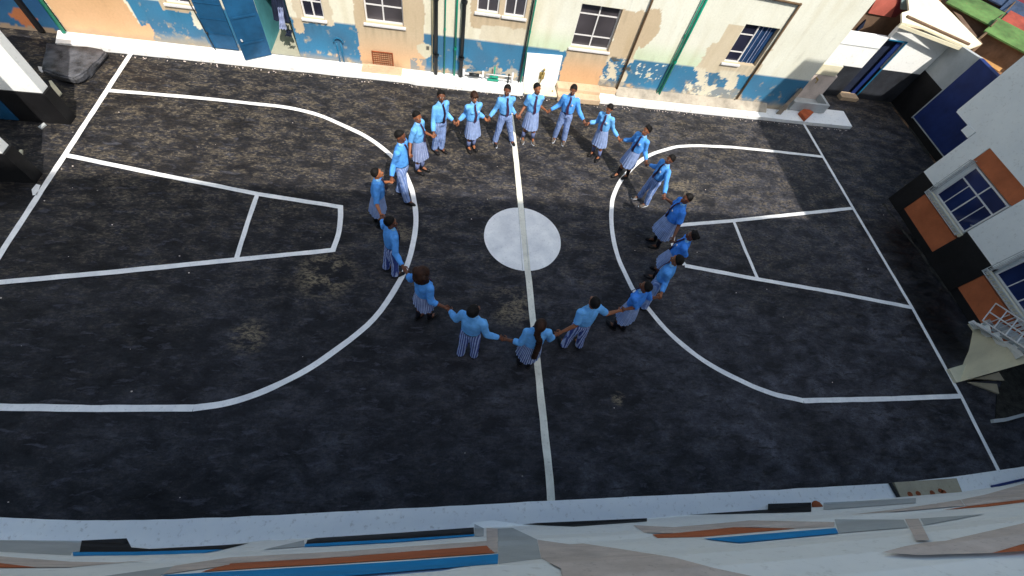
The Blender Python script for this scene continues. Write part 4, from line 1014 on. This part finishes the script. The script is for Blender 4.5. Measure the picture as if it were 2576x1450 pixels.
# ------------------------------------------------------------------ the ring of students
# head top, feet, sex, sleeve (1 long / .5 short), shirt, skin, hair, bottom, group label
PP = [
 ((1005.5, 328), ((1008, 487), (1027, 512)), 'm', 1, 'a', 'a', 'bald', 'tall short haired man in long sleeves standing on the upper left arc line'),
 ((1048.4, 281.3), ((1052, 434), (1065, 427)), 'f', .55, 'b', 'b', 'short', 'girl with blue socks and elbow sleeves, right of the tall man on the arc'),
 ((1110.8, 229.6), ((1098, 379), (1109, 381)), 'm', 1, 'b', 'a', 'flat', 'boy with flat topped black hair and dark tie, below the thick drain pipes'),
 ((1194, 232.4), ((1178.8, 377), (1191.2, 373.2)), 'f', 1, 'b', 'c', 'fringe', 'girl with brown fringe and loose long sleeves, left of the centre line'),
 ((1276.6, 215), ((1245, 362), (1287, 359.4)), 'm', 1, 'b', 'a', 'short', 'boy standing astride the top of the white centre line'),
 ((1353.6, 211), ((1314, 353), (1339, 356)), 'f', .5, 'b', 'b', 'short', 'girl in short sleeves with bare forearms standing before the white tap panel'),
 ((1445.7, 215), ((1393.5, 351), (1417, 358)), 'm', 1, 'a', 'a', 'flat', 'boy with black belt and slim striped trousers standing before the tan steps'),
 ((1536.4, 262.7), ((1488, 388), (1503, 401)), 'f', 1, 'b', 'b', 'short', 'girl in long sleeves and striped skirt, first to the right of the tan steps'),
 ((1633.7, 318), ((1551, 444), (1571.5, 445)), 'f', 1, 'a', 'b', 'bun', 'girl with a small bun whose feet stand on the start of the right arc line'),
 ((1693.5, 391.6), ((1603, 499), (1620, 518)), 'm', 1, 'a', 'a', 'short', 'boy in grey shoes at the shadow edge, leaning, inside the right arc line'),
 ((1736.4, 489), ((1641, 606), (1647, 623)), 'f', .5, 'c', 'a', 'crop', 'sturdy girl in short sleeves and wide skirt, upper end of the right key'),
 ((1751, 585), ((1652, 681), (1638, 699.6)), 'f', .5, 'c', 'a', 'bun', 'person with a low bun and pale badge between the two lines of the right key'),
 ((1712, 645), ((1613, 775), None), 'm', 1, 'a', 'b', 'flat', 'boy with short black hair and lit forehead covering the lower key corner'),
 ((1632, 712), ((1545, 820), (1558, 829)), 'f', .6, 'c', 'a', 'crop', 'girl with close cropped hair bending forward over the right arc line'),
 ((1500.6, 750.5), ((1415.6, 868), (1452.8, 868)), 'm', .5, 'b', 'b', 'crop', 'boy seen from behind in short sleeves, bare forearms, right of the centre line'),
 ((1364, 809), ((1311, 912), (1323, 918)), 'f', .75, 'b', 'a', 'braid', 'girl seen from behind with one long thick braid hanging over the centre line'),
 ((1193.5, 771.6), ((1160.3, 888), (1193.5, 893)), 'm', 1, 'b', 'a', 'flat', 'boy seen from behind in long sleeves and boldly striped trousers, left of the centre line'),
 ((1062, 678), ((1054.8, 799), (1084, 801)), 'f', .8, 'a', 'a', 'big', 'girl with big brown bobbed hair, short striped skirt and bare legs'),
 ((982.5, 547.6), ((975.8, 676), (997.6, 694)), 'm', 1, 'a', 'a', 'short', 'boy seen from the back left, in long sleeves, standing inside the left arc line'),
 ((947.7, 424), ((950, 563), (960, 567)), 'f', .55, 'a', 'c', 'crop', 'girl with close cropped hair, leftmost in the ring, at the shadow edge'),
]
# joined hands: pixel of the grasp between person i and i+1
HH = [(1030, 395), (1091.5, 344), (1147.5, 312), (1226, 303), (1303.5, 295.6), (1377, 281), (1473.5, 311.4), (1560, 352.4), (1627, 413.6), (1670.7, 497.6), (1690.6, 606), (1685, 665), (1660, 748), (1566, 780), (1403.5, 840), (1265, 852.5), (1128, 777.5), (1019, 680), (960.7, 547), (984.5, 457)]
ppl = []
for (ht, ft, sex, sl, sh, sk_, hr, lab) in PP:
    f0 = G(*ft[0]); f1 = G(*ft[1]) if ft[1] else None
    if f1 is None:
        q = G(ht[0], ht[1], 1.62); base = Vector((q.x, q.y, 0)); f0 = Vector(f0); d = (f0 - base)
        if d.length > .22: f0 = base + d * .22 / d.length
        f1 = base - (f0 - base) * .6
    base = (f0 + f1) / 2; best = None
    for k in range(30):
        h = 1.46 + k * .01; q = G(ht[0], ht[1], h); e = (Vector((q.x, q.y, 0)) - base).length + .25 * abs(h - (1.66 if sex == 'm' else 1.58))
        if best is None or e < best[0]: best = (e, h, Vector((q.x, q.y, 0)) - base)
    h = best[1]; L = best[2]
    if L.length > .30: L = L * (.30 / L.length)
    ppl.append(dict(base=base, h=h, L=L, f=(f0, f1), sex=sex, sl=sl, sh=sh, sk=sk_, hr=hr, lab=lab))
C0 = Vector((0, 0, 0))
for p in ppl: C0 += p['base'] / len(ppl)
for i, p in enumerate(ppl):
    d = (C0 - p['base']); d.z = 0; d.normalize()
    # body faces the middle, turned a little so both arms reach their partners
    a = ppl[i - 1]['base']; b = ppl[(i + 1) % 20]['base']; t = (a - b); t.z = 0; t.normalize(); n = Vector((-t.y, t.x, 0))
    if n.dot(d) < 0: n = -n
    d = (d * .5 + n * .5).normalized(); p['fwd'] = d; p['right'] = Vector((d.y, -d.x, 0))
    p['S'] = [p['base'] + p['L'] * .86 + p['right'] * s * .165 * p['h'] / 1.65 + Vector((0, 0, .782 * p['h'])) for s in (1, -1)]
for i in range(20):
    a = ppl[i]; b = ppl[(i + 1) % 20]; best = None
    sa = a['S'][1]; sb = b['S'][0]; ra = .335 * a['h'] + .03; rb = .335 * b['h'] + .03
    for k in range(60):
        z = .55 + k * .012; q = G(HH[i][0], HH[i][1], z); da = (q - sa).length; db = (q - sb).length
        e = max(0, da - ra) * 4 + max(0, db - rb) * 4 + abs(z - .80) * .6 + max(0, .36 - da) + max(0, .36 - db)
        if best is None or e < best[0]: best = (e, q, da / ra, db / rb)
    print('hand', i, round(best[1].z, 2), round(best[2], 2), round(best[3], 2))
    a['HL'] = best[1]; b['HR'] = best[1]

def ik(s, t, l1, l2, pole):
    d = t - s; D = d.length; k = max(1, D / (l1 + l2) * 1.002); l1 *= k; l2 *= k
    a = (l1 * l1 - l2 * l2 + D * D) / (2 * D); hh = math.sqrt(max(0, l1 * l1 - a * a)); d.normalize()
    pl = pole - d * pole.dot(d); pl.normalize()
    return s + d * a + pl * hh
def person(i, p):
    h = p['h']; s = h / 1.65; fem = p['sex'] == 'f'; r = random.Random(i * 13 + 5)
    yaw = math.atan2(p['fwd'].y, p['fwd'].x) - math.pi / 2
    Wm = Matrix.Translation(p['base']) @ Matrix.Rotation(yaw, 4, 'Z'); Wi = Wm.inverted()
    root = thing('person', p['lab'], 'person', p['base'], yaw, 'students holding hands in a ring'); LOCAL.add(root.name)
    lc = lambda v: Wi @ v
    Lw = Wi.to_3x3() @ p['L']
    def at(z, k=None):  # body axis at relative height z
        k = max(0, (z - .02)) ** 1.0 if k is None else k
        return Vector((Lw.x * k, Lw.y * k, z * h))
    skin_ = M['skin_' + p['sk']]; big = i == 10
    g = 1.22 if big else 1.0; wd = (1.0 if fem else 1.04) * g
    feet = [lc(f) for f in p['f']]; feet.sort(key=lambda v: -v.x)   # right (+x) first
    if abs(feet[0].x - feet[1].x) < .13:
        mx = (feet[0].x + feet[1].x) / 2; feet[0].x = mx + .075; feet[1].x = mx - .075
    hips = [at(.50) + Vector((sx * .072 * s * g, 0, 0)) for sx in (1, -1)]
    knees = []; ank = []
    for k in (0, 1):
        a = Vector((feet[k].x, feet[k].y - .03, .075)); kn = ik(hips[k], a, .245 * h, .215 * h, Vector((0, 1, 0))) if (hips[k] - a).length < .46 * h * .999 else hips[k].lerp(a, .53)
        kn = kn.lerp(hips[k].lerp(a, .53), .6); knees.append(kn); ank.append(a)
    sho = [at(.782) + Vector((sx * .165 * s * (1.08 if big else 1), 0, 0)) for sx in (1, -1)]
    hand = [lc(p['HR']), lc(p['HL'])]; elb = []; wri = []; dirs = []
    for k in (0, 1):
        e = ik(sho[k], hand[k], .175 * h, .20 * h, Vector((0, -.35, -1))); elb.append(e)
        d = (hand[k] - e).normalized(); dirs.append(d); wri.append(hand[k] - d * .085)
    neck = at(.835); hc = at(.925)
    # head turned and bowed a little
    hy = r.uniform(-.5, .5); hp = r.uniform(-.22, .10)
    if i in (0, 7): hp = .25
    HR_ = Matrix.Rotation(hy, 3, 'Z') @ Matrix.Rotation(-hp, 3, 'X')
    T = lambda v: hc + HR_ @ (Vector(v) * s)
    # ---- body, one continuous skin
    bm = BM()
    loft(bm, [(at(.47), .115 * wd * s, .085 * s), (at(.52), .125 * wd * s, .09 * s * g), (at(.60), .105 * wd * s, .08 * s * g), (at(.70), .125 * wd * s, .09 * s * g), (at(.765), .13 * wd * s, .08 * s), (at(.80), .11 * s, .055 * s), (at(.83), .06 * s, .055 * s)])
    limb(bm, [at(.80), neck, hc + HR_ @ Vector((0, -.01, -.04)) * s], [.055 * s, .05 * s, .05 * s])
    ball(bm, T((0, -.008, .018)), .076 * s, .094 * s, .098 * s, HR_, 20, 14)          # skull
    ball(bm, T((0, .022, -.045)), .058 * s, .068 * s, .072 * s, HR_, 16, 12)          # jaw
    ball(bm, T((0, .082, -.092)), .022 * s, .018 * s, .016 * s, HR_)                  # chin
    limb(bm, [T((0, .088, .0)), T((0, .104, -.034))], [.011 * s, .019 * s], 10)       # nose
    for sx in (-1, 1):
        ball(bm, T((sx * .077, -.008, -.012)), .013 * s, .02 * s, .031 * s, HR_)      # ear
        ball(bm, T((sx * .034, .070, .022)), .026 * s, .022 * s, .012 * s, HR_)       # brow
    for k in (0, 1):
        sx = 1 if k == 0 else -1
        limb(bm, [at(.78) + Vector((sx * .09 * s, 0, 0)), sho[k], elb[k], elb[k].lerp(wri[k], .35), wri[k]], [.055 * s, .052 * s, .038 * s, .036 * s, .026 * s])
        limb(bm, [hips[k], knees[k], knees[k].lerp(ank[k], .3), ank[k]], [(.078 if fem else .085) * s * g, .054 * s, .050 * s, .036 * s])
        limb(bm, [ank[k], Vector((ank[k].x, ank[k].y + .12, .035))], [.036 * s, .03 * s])
        # palm
        d = dirs[k]; side = d.cross(Vector((0, 0, 1))).normalized(); up = side.cross(d)
        rot = Matrix((side, d, up)).transposed()
        ball(bm, wri[k] + d * .045, .036 * s, .048 * s, .017 * s, rot)
    bm = voxel(bm, .0105, 2, .5)
    # ---- fingers: unequal, bent round the partner's hand; thumb from the side of the palm
    for k in (0, 1):
        sx = 1 if k == 0 else -1
        d = dirs[k]; side = d.cross(Vector((0, 0, 1))).normalized(); up = side.cross(d)
        curl = up * (-1 if k == 0 else 1)
        for q, (off, ln) in enumerate(((-.026, .062), (-.009, .072), (.009, .068), (.026, .054))):
            b0_ = wri[k] + d * .078 + side * off * s; b1 = b0_ + (d * .8 + curl * .5).normalized() * ln * .45; b2_ = b1 + (d * .1 + curl).normalized() * ln * .33; b3 = b2_ + (curl * .5 - d * .8).normalized() * ln * .28
            limb(bm, [b0_, b1, b2_, b3], [.0095, .009, .0085, .007], 7)
        th = wri[k] + d * .028 - side * .030 * s * sx; t1 = th + (d * .6 - side * .7 * sx).normalized() * .035; t2 = t1 + (d * .7 + curl * .6).normalized() * .03
        limb(bm, [th, t1, t2], [.013, .011, .009], 7)
    body = obj('body', bm, skin_, root, True)
    # ---- face details
    for sx in (-1, 1):
        bm = BM(); ball(bm, T((sx * .031, .081, .002)), .0145 * s, .008 * s, .0085 * s, HR_, 10, 8); obj('eye', bm, M['eye'], root, True)
    bm = BM(); ball(bm, T((0, .091, -.062)), .024 * s, .009 * s, .009 * s, HR_, 10, 8); obj('mouth', bm, M['lip'], root, True)
    # ---- hair
    bm = BM(); hm = M['hair']; hr = p['hr']
    def cap(grow, cut, front):
        ball(bm, T((0, -.012, .024)), (.079 + grow) * s, (.097 + grow) * s, (.100 + grow) * s, HR_, 28, 20)
        co_ = T((0, front, cut)); no = HR_ @ Vector((0, .75, -.66))
        geom = list(bm.verts) + list(bm.edges) + list(bm.faces)
        bmesh.ops.bisect_plane(bm, geom=geom, plane_co=co_, plane_no=no, clear_outer=True)
        eb = [e for e in bm.edges if e.is_boundary]; bmesh.ops.holes_fill(bm, edges=eb)
    if hr == 'bald': cap(.001, .05, .01)
    elif hr == 'crop': cap(.004, .04, .025)
    elif hr == 'short': cap(.008, .04, .025)
    elif hr == 'flat':
        cap(.010, .04, .03); ball(bm, T((0, -.025, .085)), .070 * s, .075 * s, .042 * s, HR_)
    elif hr == 'fringe':
        cap(.013, .03, .045); hm = M['hair_brown']
        for k in range(7): limb(bm, [T((-.06 + .02 * k, .085, .07)), T((-.058 + .019 * k, .098, .02 + .012 * (k % 3)))], [.013 * s, .008 * s], 7)
    elif hr == 'bun':
        cap(.008, .04, .025); ball(bm, T((0, -.115, .03)), .038 * s, .036 * s, .038 * s, HR_)
        for k in range(5): limb(bm, [T((-.05 + .025 * k, .06, .095)), T((-.05 + .025 * k, -.02, .128)), T((-.03 + .015 * k, -.1, .06))], [.009 * s] * 3, 6)
    elif hr == 'braid':
        cap(.012, .0, .06); hm = M['hair_brown']
        pts_ = [T((.0, -.10, .03)), T((.01, -.14, -.06)), at(.78) + Vector((.02, -.15, 0)), at(.70) + Vector((.03, -.17, 0)), at(.60) + Vector((.04, -.165, 0)), at(.50) + Vector((.04, -.175, 0)), at(.42) + Vector((.035, -.19, 0))]
        for a_, b_ in zip(pts_, pts_[1:]):
            for u in (0, .25, .5, .75): ball(bm, a_.lerp(b_, u) + Vector((.012 * math.sin(u * 12), 0, 0)), .052 * s, .034 * s, .04 * s)
    elif hr == 'big':
        cap(.03, -.01, .06); hm = M['hair_brown']
        for k in range(26):
            t_ = math.pi * (.0 + k / 25) + math.pi; rr = .10
            ball(bm, T((rr * 1.08 * math.cos(t_), -.01 + rr * math.sin(t_) * 1.0, r.uniform(-.06, .06))), .045 * s, .045 * s, .062 * s)
        for k in range(10):
            t_ = math.pi + math.pi * k / 9
            ball(bm, T((.10 * math.cos(t_), -.02 + .10 * math.sin(t_), -.075)), .042 * s, .04 * s, .05 * s)
    hb = voxel(bm, .0085, 1, .5)
    for v in hb.verts: v.co += Vector((1, 1, 1)) * .004 * noise.noise(v.co * 55)
    obj('hair', hb, hm, root, True)
    # ---- shirt (loose, blousing over the waist; sleeves with cuffs)
    bm = BM(); fl = r.uniform(.0, .012)
    loft(bm, [(at(.555), .128 * wd * s, .10 * s * g), (at(.575), (.150 + fl) * wd * s, (.120 + fl) * s * g), (at(.62), (.155 + fl) * wd * s, (.125 + fl) * s * g), (at(.70), .160 * wd * s, .125 * s * g), (at(.755), .160 * wd * s, .112 * s), (at(.79), .140 * s, .090 * s), (at(.815), .10 * s, .072 * s), (at(.838), .066 * s, .060 * s), (at(.848), .060 * s, .056 * s)], 24)
    if fem:
        for sx in (-1, 1): ball(bm, at(.715) + Vector((sx * .062 * s, .085 * s, 0)), .058 * s, .05 * s, .055 * s)
    for k in (0, 1):
        sx = 1 if k == 0 else -1; A_ = [at(.775) + Vector((sx * .08 * s, 0, 0)), sho[k]]; R_ = [.066 * s, .066 * s]
        sl = p['sl']
        if sl >= 1: A_ += [sho[k].lerp(elb[k], .5) + Vector((0, 0, -.008)), elb[k], elb[k].lerp(wri[k], .5) + Vector((0, 0, -.01)), elb[k].lerp(wri[k], .93)]; R_ += [.060 * s, .055 * s, .054 * s, .043 * s]
        elif sl > .7: A_ += [elb[k], elb[k].lerp(wri[k], .5)]; R_ += [.055 * s, .050 * s]
        elif sl > .52: A_ += [elb[k], elb[k].lerp(wri[k], .12)]; R_ += [.057 * s, .060 * s]
        else: A_ += [sho[k].lerp(elb[k], .5), sho[k].lerp(elb[k], .8)]; R_ += [.062 * s, .066 * s]
        limb(bm, A_[:-1], R_[:-1], 14); rod(bm, A_[-2], A_[-1], R_[-2], R_[-1], 14)
    bm = voxel(bm, .0125, 3, .5)
    for v in bm.verts:   # cloth folds
        q = v.co; nn_ = noise.noise(Vector((q.x * 9 + i, q.y * 9, q.z * 5))) * .011 + noise.noise(Vector((q.x * 22, q.y * 22 + i, q.z * 16))) * .005
        v.co += v.normal * nn_
    obj('shirt', bm, M['shirt_' + p['sh']], root, True)
    bm = BM()
    for sx in (-1, 1):
        c_ = at(.84); P_ = [c_ + Vector((sx * .012, .066, -.012)) * s, c_ + Vector((sx * .062, .05, -.03)) * s, c_ + Vector((sx * .085, .0, .0)) * s, c_ + Vector((sx * .055, -.02, .025)) * s, c_ + Vector((sx * .05, .03, .02)) * s]
        slab3(bm, P_, (0, .004, .009))
    obj('collar', bm, M['collar'], root)
    # ---- tie
    if i not in (14,):
        bm = BM(); rw = []
        for z, w_, y_ in ((.832, .013, .078), (.815, .022, .100), (.77, .022, .128), (.70, .026, .146), (.64, .032, .150), (.585, .034, .152), (.565, .006, .152)):
            c_ = at(z) + Vector((.012 * math.sin(z * 30 + i), (y_ + (.022 if fem and .66 < z < .76 else 0)) * s * (1.12 if big else 1), 0)); rw.append((bm.verts.new(c_ + Vector((-w_, 0, 0))), bm.verts.new(c_ + Vector((0, .010, 0))), bm.verts.new(c_ + Vector((w_, 0, 0)))))
        for a_, b_ in zip(rw, rw[1:]):
            bm.faces.new((a_[0], a_[1], b_[1], b_[0])); bm.faces.new((a_[1], a_[2], b_[2], b_[1]))
        bmesh.ops.solidify(bm, geom=bm.faces[:], thickness=.006); ball(bm, at(.83) + Vector((0, .083 * s, 0)), .02, .014, .018)
        obj('tie', bm, M['tie'], root, True)
    if i in (6, 7, 8, 9, 10, 11, 3):
        bm = BM(); ball(bm, at(.735) + Vector((-.075 * s, .135 * s * g, 0)), .024, .012, .028); obj('badge', bm, M['badge'], root, True)
    # ---- lower clothing
    if fem:
        zt, zb = .575, (.345 if i == 17 else .275); n = 96; pl = 16; rings = 16; rows = []; bm = BM(); uvl = bm.loops.layers.uv.new('UV'); U = {}
        ctr = (feet[0] + feet[1]) / 2
        for j in range(rings + 1):
            t_ = j / rings; z = zt + (zb - zt) * t_; c_ = at(z); kx = c_.lerp(Vector((ctr.x, ctr.y, c_.z)), .55 * t_); rx = (.136 + .070 * t_ ** .7) * wd * s; ry = (.112 + .066 * t_ ** .7) * s * g; row = []
            for k in range(n + 1):
                a_ = 2 * math.pi * k / n; f_ = 1 + (.008 + .04 * t_) * math.sin(pl * a_ + .8 * math.sin(3 * a_ + i)) + .07 * t_ * math.sin(3 * a_ + i * 1.7)
                if k < n: v = bm.verts.new((kx.x + rx * f_ * math.cos(a_), kx.y + ry * f_ * math.sin(a_), z * h + .012 * t_ * math.sin(5 * a_ + i))); row.append(v)
            rows.append(row)
        for j in range(rings):
            for k in range(n):
                f = bm.faces.new((rows[j][k], rows[j][(k + 1) % n], rows[j + 1][(k + 1) % n], rows[j + 1][k]))
                for l, (kk, jj) in zip(f.loops, ((k, j), (k + 1, j), (k + 1, j + 1), (k, j + 1))): l[uvl].uv = (kk / n, jj / rings)
        obj('skirt', bm, M['skirt_bold' if i in (1, 15, 17) else 'skirt'], root, True)
        bm = BM(); loft(bm, [(at(.562), .134 * wd * s, .106 * s * g), (at(.582), .134 * wd * s, .106 * s * g)], 24); obj('waistband', bm, M['shirt_c'], root, True)
        sm_ = M['sock_blue'] if i in (1, 3, 5, 7) else M['sock_black']
        for k in (0, 1):
            bm = BM(); up_ = ank[k].lerp(knees[k], .62); rod(bm, ank[k], up_, .043 * s, .056 * s, 14); obj('sock', bm, sm_, root, True)
    else:
        bm = BM(); loft(bm, [(at(.475), .125 * s, .105 * s), (at(.52), .152 * s, .118 * s), (at(.555), .140 * s, .110 * s), (at(.575), .132 * s, .104 * s)], 22)
        for k in (0, 1): limb(bm, [hips[k], knees[k], knees[k].lerp(ank[k], .5)], [.096 * s, .076 * s, .070 * s], 16); rod(bm, knees[k].lerp(ank[k], .5), ank[k] + Vector((0, 0, -.01)), .070 * s, .072 * s, 16)
        bm = voxel(bm, .0125, 3, .5)
        for v in bm.verts:
            q = v.co; v.co += v.normal * (noise.noise(Vector((q.x * 8 + i, q.y * 8, q.z * 6))) * .012 + noise.noise(Vector((q.x * 20, q.y * 20 + i, q.z * 22))) * .005)
        obj('trousers', bm, M['trouser_bold' if i in (14, 16, 18) else 'trouser'], root, True)
        bm = BM(); loft(bm, [(at(.560), .146 * s, .118 * s), (at(.578), .146 * s, .118 * s)], 24); obj('belt', bm, M['belt'], root, True)
    for k in (0, 1):
        bm = BM(); ax = ank[k].x; ay = ank[k].y; tw = (1 if k == 0 else -1) * .12
        R3 = Matrix.Rotation(-tw, 3, 'Z')
        def fp(x_, y_, z_): return Vector((ax, ay, 0)) + R3 @ Vector((x_, y_, z_))
        ball(bm, fp(0, .0, .045), .043, .058, .043, R3); ball(bm, fp(0, .09, .036), .047, .085, .034, R3); ball(bm, fp(0, .14, .032), .045, .06, .03, R3); ball(bm, fp(0, -.01, .07), .042, .05, .035, R3)
        bm = voxel(bm, .009, 1, .5)
        for v in bm.verts: v.co.z = max(v.co.z, .012)
        shf = obj('shoe', bm, M['shoe_grey'] if i in (9, 5, 6) else M['shoe'], root, True)
        bm = BM(); loft(bm, [(fp(0, .065, .008), .048, .142), (fp(0, .065, .018), .049, .144)], 20); obj('sole', bm, M['badge'] if i in (4, 5, 6, 9) else M['shoe'], shf)
for i, p in enumerate(ppl): person(i, p)


# ------------------------------------------------------------------ camera and light
cam = bpy.data.cameras.new('Camera'); co = link(bpy.data.objects.new('Camera', cam))
cam.sensor_width = 36; cam.lens = 36 * FOC / 2576; cam.clip_start = .02; cam.clip_end = 1000
co.matrix_world = Matrix.Translation(EYE) @ RT.to_4x4()
S.camera = co
az = math.atan2(.365, -.931); el = math.radians(53)
sd = Vector((.365 * math.cos(el), -.931 * math.cos(el), math.sin(el))).normalized()
sun = bpy.data.lights.new('Sun', 'SUN'); sun.energy = 5.0; sun.angle = math.radians(.5); sun.color = (1, .93, .82)
so = link(bpy.data.objects.new('Sun', sun)); so.rotation_euler = sd.to_track_quat('Z', 'Y').to_euler(); so.location = (0, 0, 20)
W = bpy.data.worlds.new('World'); S.world = W; W.use_nodes = True; nt = W.node_tree
bg = nt.nodes['Background']; sk = nt.nodes.new('ShaderNodeTexSky'); sk.sky_type = 'NISHITA'; sk.sun_disc = False
sk.sun_elevation = el; sk.sun_rotation = az; sk.air_density = 2.6; sk.dust_density = 8.0; sk.ozone_density = 8.0
nt.links.new(sk.outputs[0], bg.inputs[0]); bg.inputs[1].default_value = .15

bpy.data.scenes.remove(VS)
